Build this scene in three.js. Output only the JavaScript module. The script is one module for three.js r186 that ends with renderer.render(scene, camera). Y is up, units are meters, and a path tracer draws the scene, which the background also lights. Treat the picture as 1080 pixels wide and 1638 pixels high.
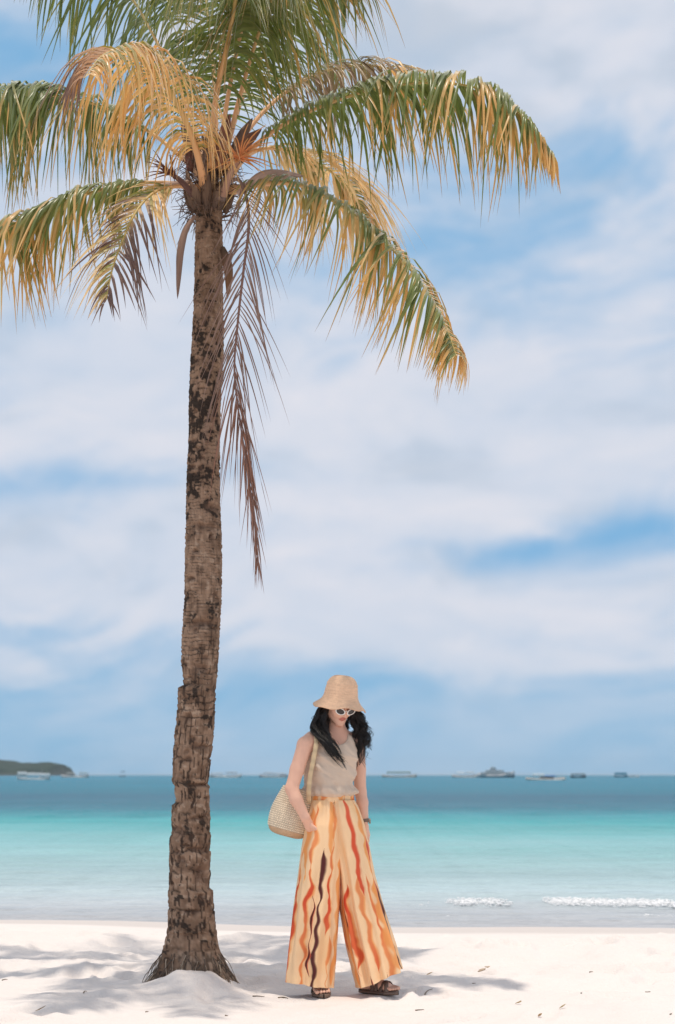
import * as THREE from 'three';
import { mergeGeometries } from 'three/addons/utils/BufferGeometryUtils.js';

// ------------------------------------------------------------------ camera, sky, sun, exposure
const scene = new THREE.Scene();
const camera = new THREE.PerspectiveCamera(37.69, 675 / 1024, 0.1, 60000);
camera.position.set(0, 1.17, 0);
camera.rotation.set(Math.atan(421 / 2400), 0, 0);
camera.focus = 8.5; camera.userData.fStop = 2.8;
camera.updateMatrixWorld();
const renderer = new THREE.WebGLRenderer();
renderer.toneMapping = THREE.LinearToneMapping;
renderer.toneMappingExposure = 1.09;
renderer.shadowMap.enabled = true;
const SUN = new THREE.Vector3(0.04, 1, 0.16).normalize();
const sun = new THREE.DirectionalLight(new THREE.Color().setRGB(1.0, 0.91, 0.79), 2.5);
sun.position.copy(SUN).multiplyScalar(30).add(new THREE.Vector3(0, 0, -9));
sun.target.position.set(0, 0, -9);
sun.castShadow = true; sun.shadow.radius = 1.6;
sun.shadow.mapSize.set(4096, 4096);
Object.assign(sun.shadow.camera, { left: -9, right: 9, top: 9, bottom: -9, near: 1, far: 60 });
scene.add(sun, sun.target);

// ------------------------------------------------------------------ numbers
const R = Math.PI / 180, V = (x, y, z) => new THREE.Vector3(x, y, z);
const clamp = (x, a = 0, b = 1) => Math.min(b, Math.max(a, x));
const mix = (a, b, t) => a + (b - a) * t;
const mix3 = (a, b, t) => [mix(a[0], b[0], t), mix(a[1], b[1], t), mix(a[2], b[2], t)];
const smooth = (a, b, x) => { const t = clamp((x - a) / (b - a)); return t * t * (3 - 2 * t); };
function rng(s) { return () => { s |= 0; s = s + 0x6D2B79F5 | 0; let t = Math.imul(s ^ s >>> 15, 1 | s); t = t + Math.imul(t ^ t >>> 7, 61 | t) ^ t; return ((t ^ t >>> 14) >>> 0) / 4294967296; }; }
const TAB = new Float32Array(4096), PERM = new Uint16Array(8192);
{ const r = rng(77), p = [...Array(4096).keys()]; for (let i = 4095; i > 0; i--) { const j = Math.floor(r() * (i + 1)); [p[i], p[j]] = [p[j], p[i]]; } for (let i = 0; i < 8192; i++) PERM[i] = p[i & 4095]; for (let i = 0; i < 4096; i++) TAB[i] = r() * 2 - 1; }
const hash3 = (a, b, c) => TAB[PERM[PERM[PERM[a] + b & 8191] + c & 8191]];
function noise3(x, y, z, per = 0) {                     // value noise in -1..1
  const X = Math.floor(x), Y = Math.floor(y), Z = Math.floor(z);
  let u = x - X, v = y - Y, w = z - Z; u = u * u * u * (u * (u * 6 - 15) + 10); v = v * v * v * (v * (v * 6 - 15) + 10); w = w * w * w * (w * (w * 6 - 15) + 10);
  let x0 = X & 4095, x1 = (X + 1) & 4095, y0 = Y & 4095, y1 = (Y + 1) & 4095; const z0 = Z & 4095, z1 = (Z + 1) & 4095;
  if (per) { x0 = ((X % per) + per) % per; x1 = (x0 + 1) % per; y0 = ((Y % per) + per) % per; y1 = (y0 + 1) % per; }
  const a = hash3(x0, y0, z0), b = hash3(x1, y0, z0), c = hash3(x0, y1, z0), d = hash3(x1, y1, z0), e = hash3(x0, y0, z1), f = hash3(x1, y0, z1), g = hash3(x0, y1, z1), h = hash3(x1, y1, z1);
  const p = a + (b - a) * u, q = c + (d - c) * u, r = e + (f - e) * u, t = g + (h - g) * u, k = p + (q - p) * v, m = r + (t - r) * v; return k + (m - k) * w;
}
function fbm(x, y, z, o = 5, gain = 0.5) { let a = 1, s = 0, t = 0; for (let i = 0; i < o; i++) { s += a * noise3(x, y, z + i * 17.3); t += a; a *= gain; x = x * 2.03 + 11.7; y = y * 2.03 + 5.3; z *= 2.03; } return s / t * 1.6; }
function table(rows, y) {                               // rows sorted by falling or rising first entry
  const up = rows[1][0] > rows[0][0];
  for (let i = 0; i < rows.length - 1; i++) {
    const a = rows[i], b = rows[i + 1];
    if (up ? (y <= b[0]) : (y >= b[0])) { const t = clamp((y - a[0]) / (b[0] - a[0])); return a.map((q, k) => k ? mix(q, b[k], t) : y); }
  }
  return rows[rows.length - 1];
}
const srgb = (r, g, b) => [r, g, b].map(c => { c /= 255; return c <= 0.04045 ? c / 12.92 : ((c + 0.055) / 1.055) ** 2.4; });

// ------------------------------------------------------------------ sky: soft broken cloud over blue
{
  const W = 2048, H = 1024, data = new Float32Array(W * H * 4);
  const gaps = [ // azimuth, elevation, half widths, tilt, depth: openings between the cloud banks
    [-11.2, 10.9, 5.0, 0.85, 5, 0.78], [-6.5, 11.4, 2.2, 0.5, 10, 0.3], [6.0, 8.1, 5.2, 0.5, 8, 0.52], [10.5, 8.8, 3.0, 0.9, 5, 0.3],
    [4, 3.0, 10, 0.6, 1, 0.6], [-2.5, 4.1, 3.6, 0.55, -4, 0.35], [12.5, 22.6, 3.2, 1.4, -4, 0.6], [7.5, 22.0, 4.0, 1.3, -3, 0.32], [10, 15.7, 3.6, 0.7, 3, 0.2],
    [-11.5, 27, 3.2, 3.0, 0, 0.30], [-10, 5.0, 5, 0.55, 2, 0.28], [4, 20.0, 4, 1.0, 4, 0.16], [-4.5, 20, 2.6, 1.6, 0, 0.18], [-2, 17.2, 3.2, 0.8, 4, 0.10],
    [-70, 14, 14, 2, 5, 0.5], [55, 10, 12, 1.6, -4, 0.5], [80, 30, 14, 4, 8, 0.5], [-120, 24, 14, 4, 0, 0.5], [150, 12, 14, 2, 4, 0.5], [-160, 40, 16, 7, 0, 0.5], [30, 48, 14, 5, 0, 0.4], [-40, 52, 16, 6, 0, 0.4]];
  const banks = [[9, 27.5, 9, 3.2, 0, 0.55], [0, 12.2, 8, 2.0, 2, 0.4], [2, 6.3, 11, 1.0, 0, 0.42], [-9, 8.2, 6, 1.6, 0, 0.45], [-8.5, 14.2, 5, 1.8, 8, 0.32], [8, 11.6, 6, 1.5, 0, 0.3]];
  const spot = (L, az, el) => { let s = 0; for (const [a, e, sa, se, tilt, amp] of L) { let dx = az - a; if (dx > 180) dx -= 360; if (dx < -180) dx += 360; const dy = el - e; if (Math.abs(dx) > sa * 3.5) continue; const c = Math.cos(tilt * R), n = Math.sin(tilt * R), p = (dx * c + dy * n) / sa, q = (-dx * n + dy * c) / se; s += amp * Math.exp(-0.5 * (p * p + q * q)); } return s; };
  const low = srgb(131, 178, 211), mid = srgb(116, 171, 213), high = srgb(130, 172, 207);
  for (let j = 0; j < H; j++) {
    const el = ((j + 0.5) / H - 0.5) * 180, ce = Math.cos(el * R), se = Math.sin(el * R);
    for (let i = 0; i < W; i++) {
      const k = (j * W + i) * 4;
      if (el < -0.2) { data[k] = 0.36; data[k + 1] = 0.43; data[k + 2] = 0.48; data[k + 3] = 1; continue; }
      const lon = ((i + 0.5) / W - 0.5) * 2 * Math.PI, x = Math.cos(lon) * ce, z = Math.sin(lon) * ce;
      const az = Math.atan2(x, -z) / R;
      // soft banks, then wisps drawn out along a slanting wind
      const wx = fbm(x * 5 + 4, se * 9, z * 5, 3), wz = fbm(x * 5, se * 9 + 9, z * 5 + 7.7, 3);
      const f = fbm(x * 6 + wx * 0.5, se * 15 + wz * 0.6 + x * 1.5, z * 6 + wx * 0.3, 6, 0.5);
      const wisp = fbm(x * 17 + wz * 1.4, se * 62 + wx * 2.2 - x * 9, z * 17 + wz, 5, 0.58);
      const waz = az + 1.5 * wx + 0.5 * wisp, wel = el + 0.5 * wz + 0.26 * wisp;
      const bias = spot(banks, waz, wel) - spot(gaps, waz, wel);
      const cov = smooth(-0.78, 0.55, f * 0.42 + wisp * 0.30 + bias + 0.20 - 0.2 * smooth(6, 0, el) + 0.3 * smooth(26, 44, el));  // extra high cloud added out of view to neutralise the blue ambient light
      const g = fbm(x * 13 + wz * 0.4, se * 30 + wx * 0.4, z * 13 + 21.5, 5, 0.55);
      const blue = mix3(mix3(low, mid, smooth(0, 9, el)), high, smooth(16, 45, el));
      const pale = mix3(srgb(205, 211, 223), srgb(224, 222, 228), clamp(0.55 + 0.55 * g));
      const grey = mix3(mix3(pale, srgb(220, 216, 216), smooth(26, 44, el)), srgb(194, 201, 213), smooth(0.1, 0.7, g * -0.6 + 0.3 * smooth(19, 28, el) * smooth(50, 32, el)));
      const c = mix3(blue, grey, clamp(0.93 * cov * (0.9 + 0.1 * wisp), 0, 0.97) * mix(0.34, 1, smooth(0, 6, el)));
      data[k] = c[0]; data[k + 1] = c[1]; data[k + 2] = c[2]; data[k + 3] = 1;
    }
  }
  const t = new THREE.DataTexture(data, W, H, THREE.RGBAFormat, THREE.FloatType);
  t.mapping = THREE.EquirectangularReflectionMapping; t.magFilter = THREE.LinearFilter; t.minFilter = THREE.LinearFilter; t.needsUpdate = true;
  scene.background = t; scene.environment = t;
}

// ------------------------------------------------------------------ geometry helpers
class Soup {                                            // positions, colours, triangles of one mesh
  constructor() { this.p = []; this.c = []; this.i = []; this.u = []; }
  get n() { return this.p.length / 3; }
  v(x, y, z, c, u, w) { this.p.push(x, y, z); if (c) this.c.push(c[0], c[1], c[2]); if (u !== undefined) this.u.push(u, w); return this.n - 1; }
  quad(a, b, c, d) { this.i.push(a, b, c, a, c, d); }
  geo() {
    const g = new THREE.BufferGeometry();
    g.setAttribute('position', new THREE.Float32BufferAttribute(this.p, 3));
    if (this.c.length) g.setAttribute('color', new THREE.Float32BufferAttribute(this.c, 3));
    if (this.u.length) g.setAttribute('uv', new THREE.Float32BufferAttribute(this.u, 2));
    g.setIndex(this.i); g.computeVertexNormals(); return g;
  }
  tube(pts, rad, sides, col, flat = 1, ref) {           // tapered tube along points; rad(t) and col(t)
    const n = pts.length; let side = null; const base = this.n;
    for (let k = 0; k < n; k++) {
      const T = pts[Math.min(n - 1, k + 1)].clone().sub(pts[Math.max(0, k - 1)]).normalize();
      if (!side) { side = (ref || (Math.abs(T.y) < 0.9 ? V(0, 1, 0) : V(1, 0, 0))).clone(); }
      side.addScaledVector(T, -side.dot(T)).normalize();
      const b = T.clone().cross(side), r = rad(k / (n - 1)), c = col(k / (n - 1));
      for (let a = 0; a < sides; a++) { const q = a / sides * 2 * Math.PI, s = Math.sin(q) * r, d = Math.cos(q) * r * flat; this.v(pts[k].x + side.x * d + b.x * s, pts[k].y + side.y * d + b.y * s, pts[k].z + side.z * d + b.z * s, c); }
    }
    for (let k = 0; k < n - 1; k++) for (let a = 0; a < sides; a++) { const q = base + k * sides, a2 = (a + 1) % sides; this.quad(q + a, q + sides + a, q + sides + a2, q + a2); }
    for (const [q, s] of [[base, 1], [base + (n - 1) * sides, -1]]) for (let a = 1; a < sides - 1; a++) s > 0 ? this.i.push(q, q + a, q + a + 1) : this.i.push(q, q + a + 1, q + a);
    return this;
  }
}
const curve = (pts, n) => new THREE.CatmullRomCurve3(pts.map(p => V(...p)), false, 'centripetal').getPoints(n);
const names = {};
function numbered(n) { names[n] = (names[n] ?? -1) + 1; return names[n] ? `${n}_${String(names[n]).padStart(3, '0')}` : n; }
function tag(o, label, category, group) { o.userData = { label, category }; if (group) o.userData.group = group; return o; }
function add(name, geo, mat, parent) { const m = new THREE.Mesh(geo, mat); m.castShadow = m.receiveShadow = true; m.name = parent ? name : numbered(name); (parent || scene).add(m); return m; }
function thing(name, label, category, pos = [0, 0, 0], group) { const g = new THREE.Group(); g.name = numbered(name); g.position.set(...pos); tag(g, label, category, group); scene.add(g); return g; }
const lin = (r, g, b) => new THREE.Color().setRGB(r, g, b);
const mat = (c, rough = 0.8, more = {}) => new THREE.MeshPhysicalMaterial({ color: lin(...c), roughness: rough, side: THREE.DoubleSide, ...more });
function grainTexture(n, f) { const d = new Uint8Array(n * n * 4); for (let j = 0; j < n; j++) for (let i = 0; i < n; i++) { const g = clamp(f(i / n, j / n)) * 255, k = (j * n + i) * 4; d[k] = d[k + 1] = d[k + 2] = g; d[k + 3] = 255; } const t = new THREE.DataTexture(d, n, n); t.wrapS = t.wrapT = THREE.RepeatWrapping; t.magFilter = THREE.LinearFilter; t.needsUpdate = true; return t; }
const perf = (u, v, f, z, o) => { let s = 0, a = 1, w = 0; for (let k = 0; k < o; k++) { s += a * noise3(u * f, v * f, z + k * 9.7, f); w += a; a *= 0.55; f *= 2; } return s / w; };
function nets(sdf, lo, hi, cell, color) {               // surface nets over a distance field
  const nx = Math.ceil((hi[0] - lo[0]) / cell) + 1, ny = Math.ceil((hi[1] - lo[1]) / cell) + 1, nz = Math.ceil((hi[2] - lo[2]) / cell) + 1;
  const F = new Float32Array(nx * ny * nz), id = new Int32Array(nx * ny * nz).fill(-1), at = (i, j, k) => (k * ny + j) * nx + i;
  for (let K = 0; K < nz; K += 4) for (let J = 0; J < ny; J += 4) for (let I = 0; I < nx; I += 4) {
    const m = sdf(lo[0] + (I + 1.5) * cell, lo[1] + (J + 1.5) * cell, lo[2] + (K + 1.5) * cell), skip = Math.abs(m) > cell * 5.5;
    for (let k = K; k < Math.min(nz, K + 4); k++) for (let j = J; j < Math.min(ny, J + 4); j++) for (let i = I; i < Math.min(nx, I + 4); i++) F[at(i, j, k)] = skip ? m : sdf(lo[0] + i * cell, lo[1] + j * cell, lo[2] + k * cell);
  }
  const P = [], C = [], I = [], E = [[0, 1], [2, 3], [4, 5], [6, 7], [0, 2], [1, 3], [4, 6], [5, 7], [0, 4], [1, 5], [2, 6], [3, 7]];
  const f8 = new Float32Array(8);
  for (let k = 0; k < nz - 1; k++) for (let j = 0; j < ny - 1; j++) for (let i = 0; i < nx - 1; i++) {
    let m = 0; for (let c = 0; c < 8; c++) { f8[c] = F[at(i + (c & 1), j + (c >> 1 & 1), k + (c >> 2))]; if (f8[c] < 0) m++; }
    if (!m || m === 8) continue;
    let x = 0, y = 0, z = 0, n = 0;
    for (const [a, b] of E) if (f8[a] < 0 !== f8[b] < 0) { const t = f8[a] / (f8[a] - f8[b]); x += mix(a & 1, b & 1, t); y += mix(a >> 1 & 1, b >> 1 & 1, t); z += mix(a >> 2, b >> 2, t); n++; }
    id[at(i, j, k)] = P.length / 3;
    x = lo[0] + (i + x / n) * cell; y = lo[1] + (j + y / n) * cell; z = lo[2] + (k + z / n) * cell;
    P.push(x, y, z); if (color) C.push(...color(x, y, z));
  }
  for (let k = 1; k < nz - 1; k++) for (let j = 1; j < ny - 1; j++) for (let i = 1; i < nx - 1; i++) {
    const a = F[at(i, j, k)] < 0;
    const q = (p, s, b) => { if (a === b) return; const [w, x, y, z] = p; a ? I.push(w, x, y, w, y, z) : I.push(w, y, x, w, z, y); };
    q([id[at(i, j - 1, k - 1)], id[at(i, j, k - 1)], id[at(i, j, k)], id[at(i, j - 1, k)]], 0, F[at(i + 1, j, k)] < 0);
    q([id[at(i - 1, j, k - 1)], id[at(i - 1, j, k)], id[at(i, j, k)], id[at(i, j, k - 1)]], 0, F[at(i, j + 1, k)] < 0);
    q([id[at(i - 1, j - 1, k)], id[at(i, j - 1, k)], id[at(i, j, k)], id[at(i - 1, j, k)]], 0, F[at(i, j, k + 1)] < 0);
  }
  const g = new THREE.BufferGeometry(); g.setAttribute('position', new THREE.Float32BufferAttribute(P, 3)); if (color) g.setAttribute('color', new THREE.Float32BufferAttribute(C, 3)); g.setIndex(I); g.computeVertexNormals();
  const N = g.attributes.normal, e = cell * 0.4;         // smooth normals from the field
  for (let a = 0; a < P.length; a += 3) { const [x, y, z] = [P[a], P[a + 1], P[a + 2]]; let n = V(sdf(x + e, y, z) - sdf(x - e, y, z), sdf(x, y + e, z) - sdf(x, y - e, z), sdf(x, y, z + e) - sdf(x, y, z - e)).normalize(); if (isFinite(n.x) && n.lengthSq() > 0.5) N.setXYZ(a / 3, n.x, n.y, n.z); }
  return g;
}
const smin = (a, b, k) => { const h = Math.max(k - Math.abs(a - b), 0) / k; return Math.min(a, b) - h * h * k * 0.25; };
const smax = (a, b, k) => -smin(-a, -b, k);
function cap(x, y, z, [ax, ay, az, ra], [bx, by, bz, rb]) { const dx = bx - ax, dy = by - ay, dz = bz - az, t = clamp(((x - ax) * dx + (y - ay) * dy + (z - az) * dz) / (dx * dx + dy * dy + dz * dz)); return Math.hypot(x - ax - dx * t, y - ay - dy * t, z - az - dz * t) - mix(ra, rb, t); }

// ------------------------------------------------------------------ beach
const SEA = -0.40, PALM = V(-0.82, 0, -8.75);
const berm = x => 11.6 - 0.11 * clamp(x, -12, 12) + 0.25 * noise3(x * 0.35, 3.3, 0);
const dents = [];
{ const r = rng(5); for (let k = 0; k < 420; k++) { const x = (r() - 0.5) * 11, d = 7.0 + r() * 5.2; if (r() > smooth(7.4, 9.3, d) * 0.85 + 0.12) continue; const a = r() * Math.PI; dents.push([x, -d, Math.cos(a), Math.sin(a), 0.09 + r() * 0.09, 0.05 + r() * 0.04, 0.012 + r() * 0.03]); } }
const cellOf = new Map(); dents.forEach(q => { for (let i = -1; i <= 1; i++) for (let j = -1; j <= 1; j++) { const k = (Math.floor(q[0] * 2) + i) + ',' + (Math.floor(q[1] * 2) + j); if (!cellOf.has(k)) cellOf.set(k, []); cellOf.get(k).push(q); } });
function groundY(x, z) {
  const d = -z, b = berm(x), past = d - b;
  const live = smooth(0.4, -0.6, past) * smooth(-60, -5, z + 0 * d) * 1;
  let h = past > 0 ? -0.088 * past * past / (past + 0.35) : 0;
  h = Math.max(h, -2.2);
  const rough = live * mix(0.45, 1, smooth(7.8, 9.2, d));
  h += rough * (0.036 * fbm(x * 0.9, z * 1.3, 2, 2) + 0.028 * fbm(x * 2.6, z * 3.1, 4, 3) - 0.012 * Math.abs(fbm(x * 5, z * 6, 9, 2))) + 0.0035 * live * fbm(x * 16, z * 16, 6, 2);
  h += live * 0.03 * smooth(-1.6, -0.2, past) * (0.6 + noise3(x * 2.2, 1, 8));
  for (const [cx, cz, ca, sa, l, w, dep] of cellOf.get(Math.floor(x * 2) + ',' + Math.floor(z * 2)) || []) { const dx = x - cx, dz = z - cz, p = (dx * ca + dz * sa) / l, q = (-dx * sa + dz * ca) / w, s = p * p + q * q; if (s < 6) h += dep * (-Math.exp(-s * 1.1) * 1.25 + 0.55 * Math.exp(-((Math.sqrt(s) - 1.45) ** 2) * 5)) * live; }
  const m = Math.hypot(x - PALM.x - 0.02, (z - PALM.z - 0.16) * 0.9); h += 0.10 * Math.exp(-m * m / 0.04) * (1 + 0.3 * noise3(x * 9, z * 9, 1));
  for (const [fx, fz] of [[-0.07, -8.37], [0.22, -8.47]]) h = mix(h, 0.0, Math.exp(-(((x - fx) / 0.15) ** 2 + ((z - fz) / 0.12) ** 2)) * 0.95);
  return h;
}
{
  const s = new Soup(), xs = [], zs = [];
  for (let k = -1; k < 26; k++) if (k >= 0) xs.push(5.2 * 1.42 ** (k + 0) + 0.001 * k);
  const inner = []; for (let x = -5; x <= 5.0001; x += 0.025) inner.push(x);
  const X = [...xs.map(q => -q).reverse(), ...inner, ...xs];
  for (let d = -200; d < 5; d += d < -20 ? 20 : d < 0 ? 4 : 0.5) zs.push(d);
  for (let d = 5; d < 12.5; d += 0.022) zs.push(d);
  for (let d = 12.5; d < 22; d += 0.15) zs.push(d); for (let d = 22; d < 80; d += 4) zs.push(d);
  for (const d of zs) for (const x of X) {
    const z = -d, y = groundY(x, z), past = d - berm(x);
    const wet = smooth(0.25, 1.1, past + 0.35 * fbm(x * 0.9, z * 1.7, 12, 3));
    const g = 0.02 * fbm(x * 3, z * 3, 3, 3), q = 1 + g;
    const c = mix3([0.75 * q, 0.685 * q, 0.65 * q], [0.61, 0.55, 0.52], wet);
    s.v(x, y, z, c, x / 0.6, z / 0.6);
  }
  const n = X.length; for (let j = 0; j < zs.length - 1; j++) for (let i = 0; i < n - 1; i++) s.quad(j * n + i, j * n + i + 1, (j + 1) * n + i + 1, (j + 1) * n + i);
  const grain = grainTexture(512, (u, v) => 0.5 + 0.5 * perf(u, v, 64, 3, 3) + 0.25 * perf(u, v, 8, 5, 2));
  const beach = add('sand_beach', s.geo(), mat([1, 1, 1], 0.95, { vertexColors: true, bumpMap: grain, bumpScale: 0.004 }));
  beach.userData = { label: 'white rippled sand beach sloping down to the water', kind: 'structure' };
}

// ------------------------------------------------------------------ sea
const shore = x => berm(x) + 4.6;
{
  const s = new Soup(), X = [], D = [];
  for (let k = -170; k <= 170; k++) X.push(k / 170);
  for (let d = 13; d < 34; d += 0.09) D.push(d); for (let d = 34; d < 14000; d *= 1.02) D.push(d);
  const bands = [ // metres past the waterline, painted colour standing in for water depth, over sand then weed
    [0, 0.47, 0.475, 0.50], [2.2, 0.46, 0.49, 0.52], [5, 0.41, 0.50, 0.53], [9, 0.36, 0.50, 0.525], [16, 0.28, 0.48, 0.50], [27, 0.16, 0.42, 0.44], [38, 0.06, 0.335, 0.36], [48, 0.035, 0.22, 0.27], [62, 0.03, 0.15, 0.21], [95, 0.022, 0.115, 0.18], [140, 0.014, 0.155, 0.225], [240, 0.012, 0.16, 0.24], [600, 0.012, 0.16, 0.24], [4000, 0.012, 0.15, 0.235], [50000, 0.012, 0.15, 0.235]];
  for (const d of D) for (const k of X) {
    const x = Math.sinh(k * 3.4) / Math.sinh(3.4) * (40 + 1.4 * d), z = -d, past = d - shore(x);
    const amp = 0.014 * smooth(-1, 2, past) + 0.03 * smooth(5, 40, past), fade = smooth(180, 60, d);
    let y = SEA + fade * amp * (fbm(x * 0.25, z * 1.1, 1, 3) + 0.6 * fbm(x * 0.8, z * 2.6, 5, 2));
    const wob = 0.12 * noise3(x * 0.6, 0, 4) + 0.04 * noise3(x * 2.4, 1, 4);
    for (const [c, w, h, xa, xb] of [[3.15, 0.45, 0.03, 0.4, 1.9], [1.6, 0.3, 0.012, 0.8, 2.4], [4.6, 0.3, 0.04, -9, -8], [0.7, 0.12, 0.02, -9, -8]]) { const q = (past - c - wob * 1.5) / w; y += h * Math.exp(-q * q) * smooth(xa, xb, x) * (0.75 + 0.3 * noise3(x * 1.3, 2, c)); }
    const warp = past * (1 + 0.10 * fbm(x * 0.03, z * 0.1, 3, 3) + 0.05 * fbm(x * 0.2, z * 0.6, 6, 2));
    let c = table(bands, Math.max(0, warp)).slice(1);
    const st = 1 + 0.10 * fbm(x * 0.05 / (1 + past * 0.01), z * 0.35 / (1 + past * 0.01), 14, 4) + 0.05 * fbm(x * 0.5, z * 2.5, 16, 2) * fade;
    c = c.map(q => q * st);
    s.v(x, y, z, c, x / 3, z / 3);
  }
  const n = X.length; for (let j = 0; j < D.length - 1; j++) for (let i = 0; i < n - 1; i++) s.quad(j * n + i, j * n + i + 1, (j + 1) * n + i + 1, (j + 1) * n + i);
  const rip = grainTexture(512, (u, v) => { const a = perf(u, v, 6, 3, 4), b = noise3(u * 8, v * 24, 5, 0) * 0; return 0.5 + 0.5 * a + b; });
  rip.repeat.set(1, 2.2);
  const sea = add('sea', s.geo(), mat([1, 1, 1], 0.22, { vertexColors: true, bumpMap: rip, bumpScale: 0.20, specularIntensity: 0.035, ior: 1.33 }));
  sea.userData = { label: 'turquoise shallow sea turning deep blue toward the horizon', kind: 'structure' };
  // broken white water along the small wave
  const r = rng(31), f = new Soup(), white = [0.82, 0.82, 0.83];
  const blob = new THREE.IcosahedronGeometry(1, 1), B = blob.attributes.position;
  const geos = [];
  for (let k = 0; k < 10000; k++) {
    const x = 1.0 + 5.0 * r() ** 0.85, near = r() < 0.8, off = near ? 3.05 + 0.4 * (r() + r() - 1) * 1.5 : 1.5 + 0.3 * (r() - 0.5);
    const dens = fbm(x * 1.7, near ? 1 : 5, 3, 3); if (r() > 0.62 + dens * 0.8 - (near ? 0.05 : 0.62) - smooth(2.6, 1.0, x) * 0.42) continue;
    const wob = 0.12 * noise3(x * 0.6, 0, 4) + 0.04 * noise3(x * 2.4, 1, 4), d = shore(x) + off + wob * 1.5, sz = 0.004 + 0.010 * r() * r();
    const g = new THREE.IcosahedronGeometry(1, 1); g.scale(sz * 2.6, sz * 0.75, sz * 1.3); g.translate(x, SEA + (near ? 0.028 : 0.01) + 0.02 * (r() - 0.5), -d); geos.push(g);
  }
  const foam = add('wave_foam', mergeGeometries(geos), mat([0.8, 0.8, 0.81], 0.9));
  foam.userData = { label: 'white foam on the small wave breaking off the beach', category: 'foam', kind: 'stuff' };
}
// wooded headland across the water
{
  const s = new Soup(), nx = 220, nz = 26;
  for (let j = 0; j <= nz; j++) for (let i = 0; i <= nx; i++) {
    const x = (-1500 + 1070 * i / nx), w = j / nz, ridge = Math.sin(Math.PI * w) ** 0.55;
    const prof = table([[-1500, 46], [-900, 40], [-640, 27], [-545, 26], [-510, 21.5], [-490, 21], [-466, 23], [-455, 21], [-449, 17], [-446, 5], [-444, 0]], x)[1];
    const y = (prof + 2.2 * fbm(x * 0.05, j * 0.7, 3, 4)) * ridge * (i === nx ? 0 : 1) - 1.5;
    const c = mix3([0.018, 0.036, 0.028], [0.035, 0.055, 0.04], clamp(0.5 + fbm(x * 0.08, j * 0.9, 8, 4)));
    s.v((x + 3 * noise3(j, i * 0.2, 4)) * 3.2, y * 3.2, (-2350 - 260 * w) * 3.2, y < 2.0 ? [0.08, 0.085, 0.08] : c);
  }
  for (let j = 0; j < nz; j++) for (let i = 0; i < nx; i++) s.quad(j * (nx + 1) + i, j * (nx + 1) + i + 1, (j + 1) * (nx + 1) + i + 1, (j + 1) * (nx + 1) + i);
  add('headland', s.geo(), mat([1, 1, 1], 1, { vertexColors: true })).userData = { label: 'low wooded headland ending in a cliff across the sea', kind: 'structure' };
}

// ------------------------------------------------------------------ coconut palm
const palm = thing('coconut_palm', 'tall coconut palm with yellowing fronds rooted in white sand', 'palm tree', [PALM.x, 0, PALM.z]);
const rel = p => [p[0] - PALM.x, p[1], p[2] - PALM.z];
const TRUNK = [[4.75, -0.79, 0.085], [4.631, -0.791, 0.081], [4.53, -0.791, 0.079], [4.329, -0.787, 0.084], [4.13, -0.787, 0.084], [3.932, -0.783, 0.089], [3.697, -0.786, 0.097], [3.541, -0.792, 0.096], [3.348, -0.796, 0.096], [3.156, -0.797, 0.095], [2.966, -0.798, 0.099], [2.776, -0.797, 0.1], [2.589, -0.792, 0.105], [2.402, -0.79, 0.108], [2.217, -0.788, 0.106], [2.07, -0.792, 0.107], [1.997, -0.797, 0.108], [1.815, -0.802, 0.107], [1.771, -0.799, 0.102], [1.685, -0.798, 0.094], [1.667, -0.816, 0.109], [1.562, -0.818, 0.109], [1.455, -0.823, 0.112], [1.312, -0.835, 0.111], [1.17, -0.842, 0.106], [1.121, -0.847, 0.1], [1.106, -0.836, 0.104], [1.018, -0.832, 0.095], [1.001, -0.841, 0.107], [0.836, -0.837, 0.112], [0.815, -0.843, 0.116], [0.61, -0.841, 0.117], [0.538, -0.843, 0.113], [0.524, -0.833, 0.124], [0.335, -0.826, 0.134], [0.267, -0.824, 0.142], [0.199, -0.821, 0.158], [0.148, -0.82, 0.168], [0.097, -0.819, 0.194], [0.046, -0.815, 0.224], [-0.004, -0.806, 0.26], [-0.2, -0.806, 0.36]];
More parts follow.
